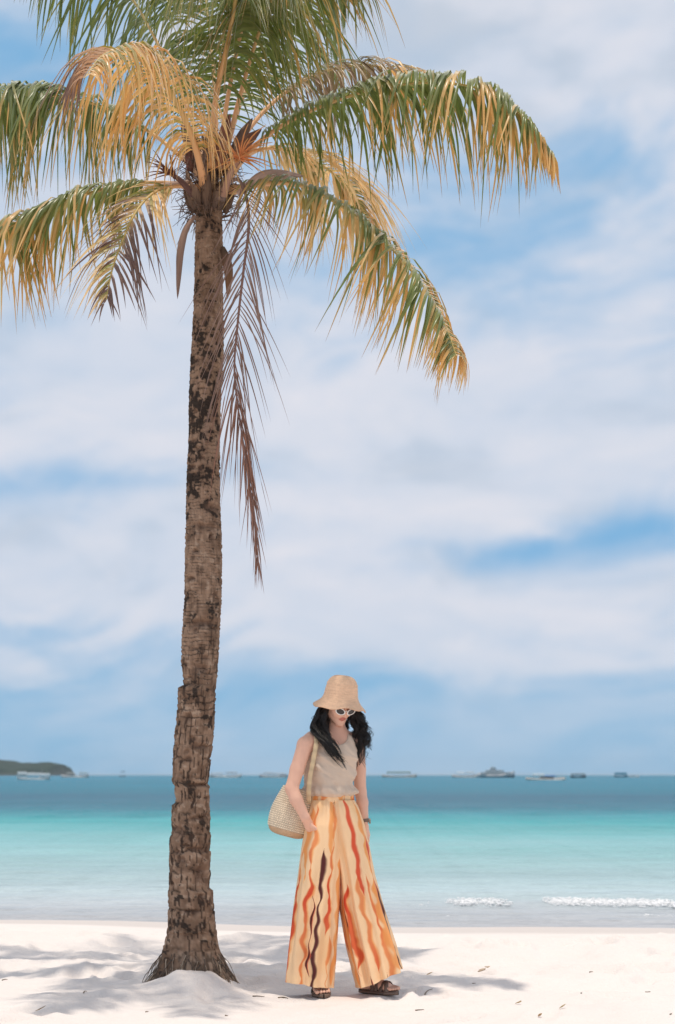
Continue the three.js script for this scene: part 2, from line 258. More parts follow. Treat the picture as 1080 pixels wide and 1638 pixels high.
{
  const s = new Soup(), rows = 1250, cols = 112, top = 4.75, bot = -0.2;
  const notches = [ // height, angle from the camera side (to the right positive), half width, half height, depth
    [2.035, 0.15, 0.075, 0.028, 0.034], [2.72, 0.75, 0.06, 0.03, 0.03], [2.30, -0.75, 0.035, 0.014, 0.02], [2.46, -0.45, 0.025, 0.014, 0.024], [0.62, 0.85, 0.055, 0.065, 0.035], [1.78, 0.1, 0.05, 0.03, 0.022], [1.33, 0.65, 0.05, 0.018, 0.02], [1.115, 0.7, 0.08, 0.012, 0.03],
    [0.76, 0.35, 0.05, 0.016, 0.02], [0.42, 0.1, 0.05, 0.013, 0.022], [0.50, 0.62, 0.022, 0.02, 0.03], [0.93, 0.5, 0.05, 0.012, 0.02], [1.5, -0.3, 0.022, 0.03, 0.025], [3.6, -0.25, 0.06, 0.03, 0.012], [2.6, 0.3, 0.06, 0.018, 0.014], [0.70, -0.35, 0.03, 0.025, 0.02], [0.86, -0.55, 0.025, 0.03, 0.02], [1.26, -0.1, 0.022, 0.022, 0.022]];
  const rn = rng(9); for (let k = 0; k < 130; k++) notches.push([0.3 + rn() * 3.2, (rn() - 0.5) * 6.2, 0.008 + rn() * 0.02, 0.006 + rn() * 0.018, 0.006 + rn() * 0.014]);
  for (let j = 0; j <= rows; j++) {
    const y = mix(top, bot, j / rows), [, cx, r0] = table(TRUNK, y), old = smooth(3.2, 1.2, y);
    const near = notches.filter(q => Math.abs(q[0] - y) < q[3] * 3.2 + 0.01);
    for (let i = 0; i <= cols; i++) {
      const a = (i % cols) / cols * 2 * Math.PI, sx = Math.sin(a), cz = Math.cos(a);   // a = 0 faces the camera side
      const X = sx * 2.2, Z = cz * 2.2;
      const yy = y + 0.022 * noise3(X * 1.2, y * 3, Z * 1.2) + 0.006 * noise3(X * 5, y * 14, Z * 5);
      const spacing = mix(0.034, 0.105, old), ring = yy / 0.034 * (1 - old) + yy / 0.105 * old, saw = ring - Math.floor(ring);
      const id = Math.floor(ring), lip = noise3(id * 7.7 + X * 1.3, 4.4, Z * 1.3);
      const flare = smooth(0.35, 0, y);
      let r = r0 * (1 + 0.035 * noise3(X, y * 1.3, Z) * (1 - 0.5 * flare));
      r += (0.004 + 0.006 * old) * (saw - 0.5) * clamp(0.35 + lip * 1.4) - 0.006 * smooth(0.16, 0.02, saw) * clamp(0.6 + lip) + 0.0045 * noise3(X * 4, y * 30, Z * 4) + 0.003 * noise3(X * 14, y * 60, Z * 14);
      const fiss = noise3(X * 7 + 3, y * 4, Z * 7), crack = smooth(0.6, 0.8, Math.abs(fiss)) * (0.1 + 0.7 * old); r -= 0.006 * crack * clamp(0.5 + noise3(X * 2, y * 9, Z * 2) * 2);
      r += flare * (0.02 * noise3(X * 4, y * 4, Z * 4) + 0.022 * Math.abs(noise3(X * 8, y * 2.5, Z * 8)));
      let hole = 0;
      for (const [h, an, w, hh, dep] of near) { let da = a - an; if (da > Math.PI) da -= 2 * Math.PI; if (da < -Math.PI) da += 2 * Math.PI; const p = da * r0 / w, q = (y - h) / hh + 0.5 * p * p - 0.3; const g = Math.exp(-(p ** 4) - (q > 0 ? q * q * 3 : q * q * 0.9)); r -= dep * g; hole = Math.max(hole, g * clamp(dep / 0.02)); }
      // bark: bleached fibre, brown, black crust
      const t1 = fbm(X * 0.8, y * 15, Z * 0.8, 5), t2 = fbm(X * 1.6, y * 46, Z * 1.6, 4), t3 = fbm(X * 3, y * 24, Z * 3, 3), streak = noise3(X * 11, y * 7, Z * 11);
      let c = mix3([0.32, 0.21, 0.145], [0.185, 0.115, 0.078], smooth(-0.6, 0.7, t1 + 0.5 * t3));
      c = mix3(c, [0.46, 0.335, 0.25], smooth(0.2, 0.75, t2) * 0.75 * mix(0.6, 1, old)); c = c.map(q => q * (1 + 0.10 * streak));
      const crust = 0.15 + 0.36 * smooth(2.65, 2.85, y + 0.2 * t1) * smooth(3.95, 3.75, y + 0.2 * t1);
      const black = smooth(0.30, 0.52, t1 * 0.5 + t2 * 0.5 + t3 * 0.25 + crust - 0.17 + 0.1 * (sx < 0 ? 0.5 : -0.4));
      c = mix3(c, [0.03, 0.024, 0.021], black * 0.92);
      const speck = smooth(0.42, 0.56, fbm(X * 4.2, y * 17, Z * 4.2, 2)) * old; c = mix3(c, [0.05, 0.034, 0.027], speck * 0.9);
      const scar = smooth(0.22, 0.05, saw) * clamp(0.45 + lip); c = mix3(c, [0.07, 0.048, 0.036], scar * 0.6);
      c = mix3(c, [0.17, 0.105, 0.075], clamp(hole) * 0.8);
      const matted = smooth(0.2, 0.1, y + 0.10 * t1); c = mix3(c, mix3([0.09, 0.068, 0.053], [0.34, 0.25, 0.19], smooth(0.0, 0.6, streak + t3)), matted * 0.85);
      s.v(cx + sx * r - PALM.x, y, cz * r * (y < 0.3 ? 0.92 : 1), c);
    }
  }
  const w = cols + 1; for (let j = 0; j < rows; j++) for (let i = 0; i < cols; i++) s.quad(j * w + i, (j + 1) * w + i, (j + 1) * w + i + 1, j * w + i + 1);
  add('trunk', s.geo(), mat([1, 1, 1], 0.95, { vertexColors: true, specularIntensity: 0.2 }), palm);
  // fibrous roots splaying at the foot
  const f = new Soup(), r = rng(12);
  for (let k = 0; k < 300; k++) {
    const a = r() * Math.PI * 2, y0 = 0.02 + 0.17 * r() ** 1.3, [, cx, r0] = table(TRUNK, y0), [, , r1] = table(TRUNK, y0 - 0.1 - 0.08 * r()), a2 = a + (r() - 0.5) * 1.1, len = r0 + (r1 - r0) * (0.7 + 0.5 * r());
    const P = []; for (let q = 0; q <= 5; q++) { const t = q / 5, aa = mix(a, a2, t), rr = mix(r0, len, t) + 0.004 * Math.sin(t * Math.PI) * (0.6 + r()) + 0.002, yy = mix(y0, y0 - 0.13 - 0.05 * r(), t * (0.6 + 0.4 * t)); P.push(V(Math.sin(aa) * rr - 0.002, yy, Math.cos(aa) * rr * 0.92)); }
    const tone = r(), c = tone < 0.3 ? [0.09, 0.068, 0.054] : tone < 0.7 ? [0.18, 0.125, 0.09] : [0.40, 0.31, 0.235], rad = 0.0016 + 0.0026 * r();
    f.tube(P, t => rad * (1 - 0.6 * t), 5, () => c);
  }
  const roots = add('roots', f.geo(), mat([1, 1, 1], 0.95, { vertexColors: true }), palm); roots.userData.kind = 'stuff';
}
const leafMat = mat([1, 1, 1], 1, { vertexColors: true, transmission: 0.45, thickness: 0, clearcoat: 0.7, clearcoatRoughness: 0.28 });
const dryMat = mat([1, 1, 1], 0.85, { vertexColors: true }), stalkMat = mat([1, 1, 1], 0.55, { vertexColors: true, clearcoat: 0.2, clearcoatRoughness: 0.4 });
const GREEN = [0.19, 0.225, 0.035], DEEP = [0.085, 0.13, 0.024], LIME = [0.27, 0.29, 0.035], GOLD = [0.74, 0.42, 0.12], PALE = [0.86, 0.62, 0.30], AMBER = [0.68, 0.33, 0.09], BROWN = [0.23, 0.125, 0.065], DEAD = [0.20, 0.115, 0.09], STALK = [0.74, 0.40, 0.19];
function leaflet(s, P0, T, side, N, o, len, wid, tint, r, u) {
  const spread = typeof o.spread === 'function' ? o.spread(u) : o.spread ?? 0.7;
  const seg = o.seg || 7, g = V(...(o.pull || [0, -1, 0])); g.x += (r() - 0.5) * 0.34; g.z += (r() - 0.5) * 0.34; g.normalize();
  let dir = T.clone().multiplyScalar(o.sweep ?? 0.55).addScaledVector(side, spread).addScaledVector(N, (o.lift ?? 0.2) + (r() - 0.5) * 0.15); const jt = o.jit ?? 0.12; const cl = noise3(u * 13, (o.len + o.count) * 3.1, side.z > 0 ? 1 : 6); dir.addScaledVector(T, cl * 0.45); g.addScaledVector(T, cl * 0.22).normalize(); dir.x += (r() - 0.5) * jt; dir.y += (r() - 0.5) * jt; dir.z += (r() - 0.5) * jt; dir.normalize();
  const bendy = 0.7 + 0.6 * r(), p = P0.clone(), tw = (r() - 0.5) * 1.0, base = s.n;
  for (let k = 0; k <= seg; k++) {
    const t = k / seg, w0 = wid * (t < 0.12 ? mix(0.45, 1, t / 0.12) : (1 - ((t - 0.12) / 0.88) ** 1.35) * 0.98 + 0.02);
    const w = T.clone().addScaledVector(dir, -T.dot(dir)); if (w.lengthSq() < 0.02) w.copy(side).addScaledVector(dir, -side.dot(dir)); w.normalize().applyAxisAngle(dir, tw * (0.4 + t));
    const n = w.clone().cross(dir), c = tint(t);
    s.v(p.x + w.x * w0, p.y + w.y * w0, p.z + w.z * w0, c); s.v(p.x + n.x * w0 * 0.45, p.y + n.y * w0 * 0.45, p.z + n.z * w0 * 0.45, c.map(q => q * 1.12)); s.v(p.x - w.x * w0, p.y - w.y * w0, p.z - w.z * w0, c);
    p.addScaledVector(dir, len / seg); dir.addScaledVector(g, (o.droop ?? 0.5) * (1.5 - 1.35 * t) * bendy).normalize();
  }
  for (let k = 0; k < seg; k++) { const a = base + k * 3; s.quad(a, a + 1, a + 4, a + 3); s.quad(a + 1, a + 2, a + 5, a + 4); }
}
function frond(name, pts, o, seed) {
  const r = rng(seed), g = new THREE.Group(); g.name = name; palm.add(g); if (o.label) g.userData.label = o.label;
  const P = curve(pts.map(rel), 90), n = P.length;
  const st = new Soup(), r0 = o.stalk ?? 0.026;
  st.tube(P, t => mix(r0, 0.0035, t ** 0.55) + 0.018 * smooth(0.07, 0, t), 8, t => mix3(o.stalkColor || STALK, o.stalkTip || [0.45, 0.33, 0.10], smooth(0.1, 0.5, t)), 0.75);
  add(o.dead ? 'dry_midrib' : 'midrib', st.geo(), stalkMat, g);
  let owned = 0; const rest = new Soup(), from = o.from ?? 0.2, N = V(0, 1, 0), L = V(0, 0, 0);
  for (let k = 0; k < o.count; k++) for (const sd of [-1, 1]) {
    if (r() < (o.gap ?? 0.03) + (sd < 0 && k > o.count * 0.25 ? o.sparse ?? 0 : 0)) continue;
    const u = (k + 0.5 * r() + (sd > 0 ? 0.3 : 0)) / o.count, f = mix(from, 0.995, u), q = f * (n - 1), a = Math.min(n - 2, Math.floor(q));
    const T = P[a + 1].clone().sub(P[a]).normalize(), p = P[a].clone().lerp(P[a + 1], q - a);
    N.set(...(o.up || [0, 1, 0])); N.addScaledVector(T, -N.dot(T)); if (N.lengthSq() < 0.01) N.set(0, 0, 1); N.normalize();
    const B = T.clone().cross(N).normalize().multiplyScalar(sd);
    const prof = Math.min(1, 0.45 + 2.2 * u) * (1 - 0.7 * smooth(0.55, 1, u)), len = o.len * prof * (0.7 + 0.5 * r()), wid = (o.wid ?? 0.0165) * (0.75 + 0.4 * r()) * (0.7 + 0.3 * prof);
    const v = r(), v2 = r(), tint = t => o.color(u, t, v, v2, sd);
    const mine = o.own && B.z > 0 && owned < o.own && ++owned, one = mine ? new Soup() : rest;
    leaflet(one, p, T, B, N, o, len, wid, tint, r, u);
    if (mine) add('leaflet', one.geo(), o.dead ? dryMat : leafMat, g);
  }
  if (rest.n) { const m = add('leaflets', rest.geo(), o.dead ? dryMat : leafMat, g); m.userData.kind = 'stuff'; }
  return g;
}
// green blade yellowing from its tip; edge: how far down the leaflet the yellow starts
const turning = (edge, soft, slope = 0, a = GREEN, b = GOLD, c = AMBER) => (u, t, v, v2) => {
  const e = edge - slope * u + (v - 0.5) * 0.95, y = smooth(e - soft, e + soft, t);
  let q = mix3(mix3(a, DEEP, v2 * 0.7), mix3(b, v2 > 0.6 ? PALE : c, 0.5 * v2), y);
  return mix3(q, BROWN, smooth(0.86, 1.0, t + 0.08 * (v2 - 0.5)) * 0.85);
};
frond('frond', [[-0.727, 4.867, -8.78], [-0.437, 5.359, -8.95], [-0.162, 5.637, -9.1], [0.124, 5.79, -9.25], [0.419, 5.82, -9.4], [0.614, 5.788, -9.5], [0.852, 5.64, -9.6]], { count: 95, len: 0.62, wid: 0.0105, droop: 0.6, sweep: 0.6, jit: 0.3, pull: [0.1, -1, 0.1], color: (u, t, v, v2) => u < 0.55 + 0.2 * (v - 0.5) ? mix3(mix3(BROWN, [0.34, 0.24, 0.11], v), GREEN, smooth(0.5, 0, t) * 0.4) : turning(0.2, 0.3)(u, t, v, v2) }, 41);
frond('frond', [[-0.692, 4.863, -8.82], [-0.482, 5.138, -9.1], [-0.249, 5.225, -9.4], [-0.043, 5.211, -9.65], [0.108, 5.114, -9.8], [0.2, 4.98, -9.9]], { count: 90, len: 0.74, wid: 0.012, droop: 0.4, sweep: 0.7, jit: 0.25, pull: [0.15, -1, 0], color: turning(0.1, 0.3, 0, LIME, PALE) }, 42);
frond('frond', [[-0.758, 4.884, -8.82], [-0.78, 5.425, -9], [-0.845, 6.003, -9.2], [-0.935, 6.611, -9.4], [-1.102, 7.12, -9.7], [-1.333, 7.465, -10.1]], { count: 105, len: 0.9, wid: 0.013, droop: 0.2, sweep: 0.55, lift: 0.1, jit: 0.35, up: [0.2, 0.3, -1], from: 0.13, color: turning(1.0, 0.2, 0, [0.16, 0.23, 0.03], LIME) }, 43);
frond('frond', [[-0.813, 4.867, -8.78], [-0.949, 5.336, -8.9], [-1.175, 5.859, -9.05], [-1.388, 6.271, -9.2], [-1.64, 6.553, -9.3], [-1.958, 6.704, -9.4], [-2.233, 6.669, -9.5]], { count: 105, len: 0.85, wid: 0.013, droop: 0.34, sweep: 0.5, lift: 0.05, jit: 0.35, up: [0.3, 0.8, -0.6], color: turning(0.95, 0.25, 0, GREEN, LIME) }, 44);
frond('frond', [[-0.717, 4.875, -8.8], [-0.623, 5.427, -9.05], [-0.483, 5.973, -9.4], [-0.308, 6.461, -9.8], [-0.092, 6.825, -10.2], [0.094, 6.94, -10.5]], { count: 105, len: 0.9, wid: 0.013, droop: 0.34, sweep: 0.5, lift: 0.0, jit: 0.35, up: [0, 0.5, -1], color: turning(0.95, 0.25, 0, GREEN, LIME) }, 45);
frond('frond', [[-0.709, 4.833, -8.7], [-0.593, 5.277, -8.6], [-0.473, 5.609, -8.45], [-0.355, 5.832, -8.3], [-0.22, 5.898, -8.1], [-0.089, 5.821, -7.9], [0.017, 5.608, -7.7]], { count: 105, len: 0.85, wid: 0.0125, droop: 0.5, sweep: 0.55, jit: 0.35, from: 0.2, color: turning(0.85, 0.3, 0.1, GREEN, GOLD) }, 46);
frond('frond', [[-0.73, 4.833, -8.68], [-0.66, 5.277, -8.55], [-0.53, 5.75, -8.35], [-0.33, 6.15, -8.12], [-0.08, 6.38, -7.9], [0.2, 6.45, -7.68], [0.5, 6.36, -7.45]], { count: 46, len: 0.8, droop: 0.5, sweep: 0.55, jit: 0.3, from: 0.28, color: turning(0.85, 0.3, 0.1, GREEN, GOLD) }, 56);  // added frond reaching out of view to shade the woman, thinned for dapples
frond('frond', [[-0.77, 4.812, -8.65], [-0.737, 5.189, -8.5], [-0.647, 5.491, -8.3], [-0.584, 5.7, -8.1], [-0.551, 5.743, -7.8], [-0.527, 5.592, -7.45], [-0.514, 5.28, -7.1], [-0.499, 4.935, -6.85]], { count: 110, len: 0.9, wid: 0.0125, droop: 0.55, sweep: 0.35, jit: 0.35, from: 0.17, stalk: 0.034, color: turning(0.9, 0.3, 0.0, GREEN, LIME) }, 47);
frond('frond', [[-0.828, 4.793, -8.75], [-1.016, 5.012, -8.85], [-1.229, 5.211, -8.95], [-1.568, 5.423, -9.05], [-1.912, 5.531, -9.15], [-2.209, 5.541, -9.2], [-2.558, 5.47, -9.3], [-2.771, 5.326, -9.35]], { count: 140, len: 0.86, wid: 0.0115, droop: 0.85, sweep: 0.4, from: 0.26, color: turning(0.88, 0.25, 0, GREEN, GOLD) }, 48);
frond('frond', [[-0.823, 4.659, -8.72], [-0.957, 4.724, -8.7], [-1.104, 4.724, -8.65], [-1.324, 4.683, -8.6], [-1.614, 4.572, -8.55], [-1.825, 4.454, -8.5], [-2.007, 4.348, -8.5], [-2.211, 4.175, -8.45], [-2.336, 3.993, -8.4]], { count: 128, len: 0.68, wid: 0.011, droop: 0.85, sweep: 0.4, from: 0.28, stalk: 0.03, color: turning(0.8, 0.3, 0.75) }, 49);
frond('frond', [[-0.822, 4.712, -8.7], [-0.959, 4.659, -8.55], [-1.071, 4.566, -8.4], [-1.158, 4.395, -8.25], [-1.218, 4.187, -8.15], [-1.262, 3.966, -8.05], [-1.284, 3.768, -8]], { count: 60, len: 0.6, wid: 0.010, sparse: 0.5, droop: 0.16, sweep: 1.0, spread: 0.55, jit: 0.25, lift: 0.1, pull: [0.05, -1, 0], up: [0, 0.35, 1], stalk: 0.024, label: 'pale half withered frond with sparse brown tips', color: (u, t, v, v2, sd) => u > 0.25 && (sd < 0 || v > 0.6) ? mix3(PALE, DEAD, smooth(0.05, 0.4, t + u * 0.4)) : turning(0.3, 0.4, 0, LIME, PALE)(u, t, v, v2) }, 50);
frond('frond', [[-0.686, 4.793, -8.75], [-0.424, 5.057, -8.7], [0, 5.212, -8.55], [0.411, 5.245, -8.4], [0.808, 5.149, -8.25], [1.066, 4.927, -8.15], [1.23, 4.656, -8.1]], { own: 118, count: 140, len: 0.80, wid: 0.0115, droop: 0.9, sweep: 0.4, jit: 0.12, from: 0.16, color: turning(1.0, 0.22, 0.75) }, 51);
frond('frond', [[-0.671, 4.7, -8.72], [-0.454, 4.695, -8.6], [-0.223, 4.626, -8.45], [0.073, 4.403, -8.3], [0.286, 4.168, -8.2], [0.493, 3.866, -8.1], [0.612, 3.603, -8.05], [0.655, 3.445, -8]], { own: 100, count: 120, len: 0.76, wid: 0.0112, droop: 0.6, sweep: 0.35, jit: 0.15, pull: [-0.28, -1, 0], stalk: 0.034, from: 0.1, color: (u, t, v, v2, sd) => turning(sd > 0 ? 0.78 : 0.35, 0.3, 0.35)(u, t, v, v2) }, 52);
frond('frond', [[-0.809, 4.663, -8.68], [-0.824, 4.769, -8.5], [-0.87, 4.895, -8.25], [-0.977, 5.023, -7.95], [-1.101, 5.042, -7.65], [-1.165, 4.951, -7.4], [-1.222, 4.807, -7.2], [-1.272, 4.62, -7.05]], { own: 80, count: 110, len: 0.78, wid: 0.0115, droop: 0.62, sweep: 0.25, spread: 0.85, jit: 0.22, from: 0.2, stalk: 0.032, label: 'golden yellow frond folded over toward the camera', color: (u, t, v, v2, sd) => u > 0.62 && sd > 0 ? mix3([0.6, 0.36, 0.2], DEAD, smooth(0.15, 0.6, t + (v - 0.5) * 0.4)) : turning(0.0, 0.4, 0, v > 0.6 ? LIME : PALE, GOLD, [0.74, 0.45, 0.2])(u, t, v, v2) }, 53);
frond('dead_frond', [[-0.712, 4.607, -8.62], [-0.655, 4.683, -8.55], [-0.591, 4.678, -8.5], [-0.539, 4.54, -8.47], [-0.526, 4.36, -8.46], [-0.553, 4.112, -8.47], [-0.588, 3.777, -8.5], [-0.603, 3.511, -8.5], [-0.575, 3.248, -8.5], [-0.519, 2.91, -8.48], [-0.476, 2.614, -8.46], [-0.447, 2.317, -8.45]], { dead: true, count: 88, len: 0.66, wid: 0.0045, droop: 0.12, sweep: 1.0, spread: u => u < 0.42 ? 0.62 : mix(0.34, 0.12, smooth(0.42, 0.8, u)), jit: 0.22, lift: 0.05, from: 0.2, gap: 0.12, seg: 8, up: [0, 0.2, 1], stalk: 0.02, stalkColor: [0.17, 0.11, 0.09], stalkTip: [0.20, 0.10, 0.075], label: 'dead brown frond hanging straight down beside the trunk', color: (u, t, v) => mix3(DEAD, u > 0.5 ? [0.30, 0.14, 0.09] : [0.30, 0.20, 0.16], v) }, 54);
// crown: sheaths, spathes and flower stalks
function blade(name, pts, wid, c0, c1, m = dryMat, curl = 0.5, label) {
  const s = new Soup(), P = curve(pts.map(rel), 18), n = P.length - 1, w = V(0, 0, 0), r = rng(Math.round(wid * 1e4) + pts.length * 7);
  for (let k = 0; k <= n; k++) {
    const t = k / n, T = P[Math.min(n, k + 1)].clone().sub(P[Math.max(0, k - 1)]).normalize();
    w.set(0, 0, 1).cross(T).normalize(); const nn = T.clone().cross(w).normalize(); if (nn.z < 0) nn.negate();
    const ww = wid * Math.sin(Math.PI * clamp(0.12 + 0.88 * t)) ** 0.7 * (1 + 0.1 * noise3(t * 7, wid * 99, 1)), c = mix3(c0, c1, t);
    for (let a = 0; a <= 6; a++) { const q = (a / 6 - 0.5) * 2, d = curl * (1 - q * q) * ww + 0.003 * noise3(a, t * 6, 2), f = c.map(x => x * (1 + 0.18 * noise3(a * 2.3, t * 3, wid * 50))); s.v(P[k].x + w.x * q * ww + nn.x * d, P[k].y + w.y * q * ww + nn.y * d, P[k].z + w.z * q * ww + nn.z * d, f); }
    for (let a = 6; a >= 0; a--) { const q = (a / 6 - 0.5) * 2, d = curl * (1 - q * q) * ww - 0.006, f = c.map(x => x * 0.9); s.v(P[k].x + w.x * q * ww + nn.x * d, P[k].y + w.y * q * ww + nn.y * d, P[k].z + w.z * q * ww + nn.z * d, f); }
  }
  for (let k = 0; k < n; k++) for (let a = 0; a < 14; a++) { const b = k * 14, a2 = (a + 1) % 14; s.quad(b + a, b + 14 + a, b + 14 + a2, b + a2); }
  const o = add(name, s.geo(), m, palm); if (label) o.userData.label = label; return o;
}
blade('spathe', [[-0.861, 4.5, -8.62], [-0.909, 4.405, -8.58], [-0.938, 4.261, -8.56], [-0.946, 4.105, -8.56], [-0.951, 3.957, -8.56]], 0.021, [0.26, 0.17, 0.13], [0.20, 0.125, 0.10], dryMat, 0.5, 'dry brown spathe hanging point down beside the trunk');
blade('spathe', [[-0.7, 4.338, -8.72], [-0.675, 4.252, -8.7], [-0.659, 4.153, -8.7], [-0.664, 4.003, -8.7]], 0.028, [0.10, 0.07, 0.05], [0.24, 0.12, 0.06]);
blade('spathe', [[-0.60, 4.60, -8.52], [-0.449, 4.69, -8.47], [-0.335, 4.68, -8.42], [-0.20, 4.655, -8.38]], 0.032, [0.42, 0.30, 0.24], [0.36, 0.24, 0.19]);
blade('spathe', [[-0.714, 4.80, -8.6], [-0.697, 4.99, -8.6], [-0.655, 5.15, -8.6]], 0.035, [0.28, 0.10, 0.05], [0.13, 0.05, 0.035]);
blade('spathe', [[-0.639, 4.80, -8.62], [-0.563, 4.95, -8.6], [-0.46, 5.03, -8.55]], 0.035, [0.34, 0.13, 0.06], [0.12, 0.06, 0.045]);
blade('spathe', [[-0.67, 4.82, -8.66], [-0.60, 5.0, -8.66], [-0.52, 5.13, -8.62]], 0.032, [0.22, 0.15, 0.12], [0.15, 0.10, 0.085]);
blade('spathe', [[-0.90, 4.72, -8.62], [-1.05, 4.67, -8.58], [-1.26, 4.56, -8.55]], 0.022, [0.40, 0.29, 0.23], [0.36, 0.25, 0.2]);
blade('spathe', [[-0.90, 4.80, -8.66], [-0.91, 4.98, -8.66], [-0.96, 5.12, -8.66]], 0.035, [0.16, 0.06, 0.04], [0.10, 0.05, 0.04]);
for (const [x, z, x2, y2, z2, w] of [[-0.87, -8.68, -0.92, 4.80, -8.62, 0.04], [-0.72, -8.68, -0.665, 4.80, -8.62, 0.038], [-0.79, -8.66, -0.80, 4.84, -8.60, 0.045], [-0.75, -8.64, -0.64, 4.72, -8.55, 0.034], [-0.84, -8.64, -0.89, 4.70, -8.57, 0.036], [-0.69, -8.74, -0.62, 4.76, -8.72, 0.04], [-0.88, -8.74, -0.95, 4.78, -8.72, 0.04], [-0.79, -8.86, -0.79, 4.9, -8.92, 0.06], [-0.86, -8.65, -0.885, 4.60, -8.62, 0.03], [-0.715, -8.65, -0.70, 4.60, -8.61, 0.032]])
  blade('leaf_base', [[x, 4.56, z], [mix(x, x2, 0.3), 4.63, mix(z, z2, 0.4) + 0.02], [x2, y2, z2]], w * 0.7, [0.09, 0.058, 0.043], [0.25, 0.155, 0.10], dryMat, 0.45);
{
  const r = rng(66);
  const f = new Soup(); // orange flower stalk with spikelets
  f.tube(curve([[-0.69, 4.62, -8.60], [-0.64, 4.72, -8.5], [-0.575, 4.80, -8.43]].map(rel), 8), t => mix(0.024, 0.013, t), 8, () => [0.36, 0.21, 0.15]);
  for (let k = 0; k < 34; k++) { const a = [-0.585 + 0.03 * (r() - 0.5), 4.79 + 0.03 * (r() - 0.5), -8.43], dx = (r() - 0.45) * 0.42, dy = (r() - 0.42) * 0.32, dz = r() * 0.14; f.tube(curve([a, [a[0] + dx * 0.5, a[1] + dy * 0.6 + 0.02, a[2] + dz * 0.5], [a[0] + dx, a[1] + dy, a[2] + dz]].map(rel), 6), t => mix(0.0065, 0.002, t), 5, t => mix3([0.70, 0.24, 0.09], [0.62, 0.34, 0.12], t)); }
  const fl = add('flower_stalk', f.geo(), dryMat, palm); fl.userData.label = 'orange spiky flower stalk in the crown';
  const d = new Soup(); // old dark flower stalk
  d.tube(curve([[-0.87, 4.63, -8.62], [-0.95, 4.69, -8.52], [-1.03, 4.72, -8.45]].map(rel), 8), t => mix(0.022, 0.010, t), 8, () => [0.11, 0.055, 0.045]);
  for (let k = 0; k < 22; k++) { const a = [-1.0 + 0.06 * (r() - 0.5), 4.71 + 0.02 * (r() - 0.5), -8.47], dx = (r() - 0.7) * 0.26, dy = (r() - 0.3) * 0.2, dz = r() * 0.1; d.tube(curve([a, [a[0] + dx * 0.5, a[1] + dy * 0.6, a[2] + dz], [a[0] + dx, a[1] + dy, a[2] + dz]].map(rel), 5), t => mix(0.006, 0.0015, t), 5, () => [0.14, 0.06, 0.045]); }
  add('flower_stalk', d.geo(), dryMat, palm);
  const h = new Soup(); // brown sheath fibre hanging about the growing point
  for (let k = 0; k < 420; k++) { const a = r() * Math.PI * 2, q = 0.06 + 0.05 * r(), y = 4.5 + 0.5 * r(), len = 0.08 + 0.22 * r(), out = 0.05 + 0.12 * r(), x = 0.03 + Math.sin(a) * q, z = 0.02 + Math.cos(a) * q, j = (r() - 0.5) * 0.08; h.tube([V(x, y, z), V(x + Math.sin(a) * out * 0.5, y + len * 0.5 * (r() - 0.2), z + Math.cos(a) * out * 0.5), V(x + Math.sin(a) * out + j, y + len * (r() - 0.6), z + Math.cos(a) * out)], t => mix(0.004, 0.0012, t), 4, () => mix3([0.06, 0.035, 0.025], [0.20, 0.12, 0.08], r())); }
  const sh = add('sheath_fibre', h.geo(), dryMat, palm); sh.userData.kind = 'stuff';
  const core = new Soup(); core.tube(curve([[-0.79, 4.55, -8.75], [-0.79, 4.75, -8.74], [-0.785, 4.95, -8.74], [-0.78, 5.1, -8.74]].map(rel), 14), t => 0.072 * (1 - 0.55 * t) + 0.008 * noise3(t * 9, 1, 1), 18, t => mix3([0.10, 0.065, 0.05], [0.20, 0.10, 0.06], clamp(0.5 + noise3(t * 20, 3, 3)))); add('crown_shaft', core.geo(), dryMat, palm);
}

// ------------------------------------------------------------------ woman in the shade of the palm
const person = thing('person', 'woman in straw bucket hat, beige top and wavy striped wide trousers', 'person', [0, 0, -8.47]);
const HC = V(0.004, 1.575, 0.022), FD = V(0.45, -0.42, 0.788).normalize(), HU = V(0.21, 0.906, 0.366); HU.addScaledVector(FD, -HU.dot(FD)).normalize();
const HR = HU.clone().cross(FD).normalize();
const hp = (a, b, c) => HC.clone().addScaledVector(HR, a).addScaledVector(HU, b).addScaledVector(FD, c);
const headBasis = new THREE.Matrix4().makeBasis(HR, HU, FD).setPosition(HC);
const TORSO = [[0.98, -0.02, 0, 0.12, 0.10], [1.04, -0.03, 0, 0.105, 0.085], [1.10, -0.042, 0.005, 0.125, 0.095], [1.18, -0.045, 0.01, 0.138, 0.105], [1.27, -0.038, 0.012, 0.140, 0.108], [1.34, -0.03, 0, 0.136, 0.095], [1.385, -0.028, -0.01, 0.122, 0.072], [1.415, -0.02, -0.015, 0.085, 0.052], [1.45, -0.012, -0.02, 0.045, 0.04]];
function torso(x, y, z, grow) {
  const [, cx, cz, rx, rz] = table(TORSO, clamp(y, 0.98, 1.45)), a = rx + grow, b = rz + grow, k = Math.hypot((x - cx) / a, (z - cz) / b);
  return Math.max((k - 1) * Math.min(a, b), y - 1.435, 0.98 - y);
}
const ell = (x, y, z, cx, cy, cz, a, b, c) => (Math.hypot((x - cx) / a, (y - cy) / b, (z - cz) / c) - 1) * Math.min(a, b, c);
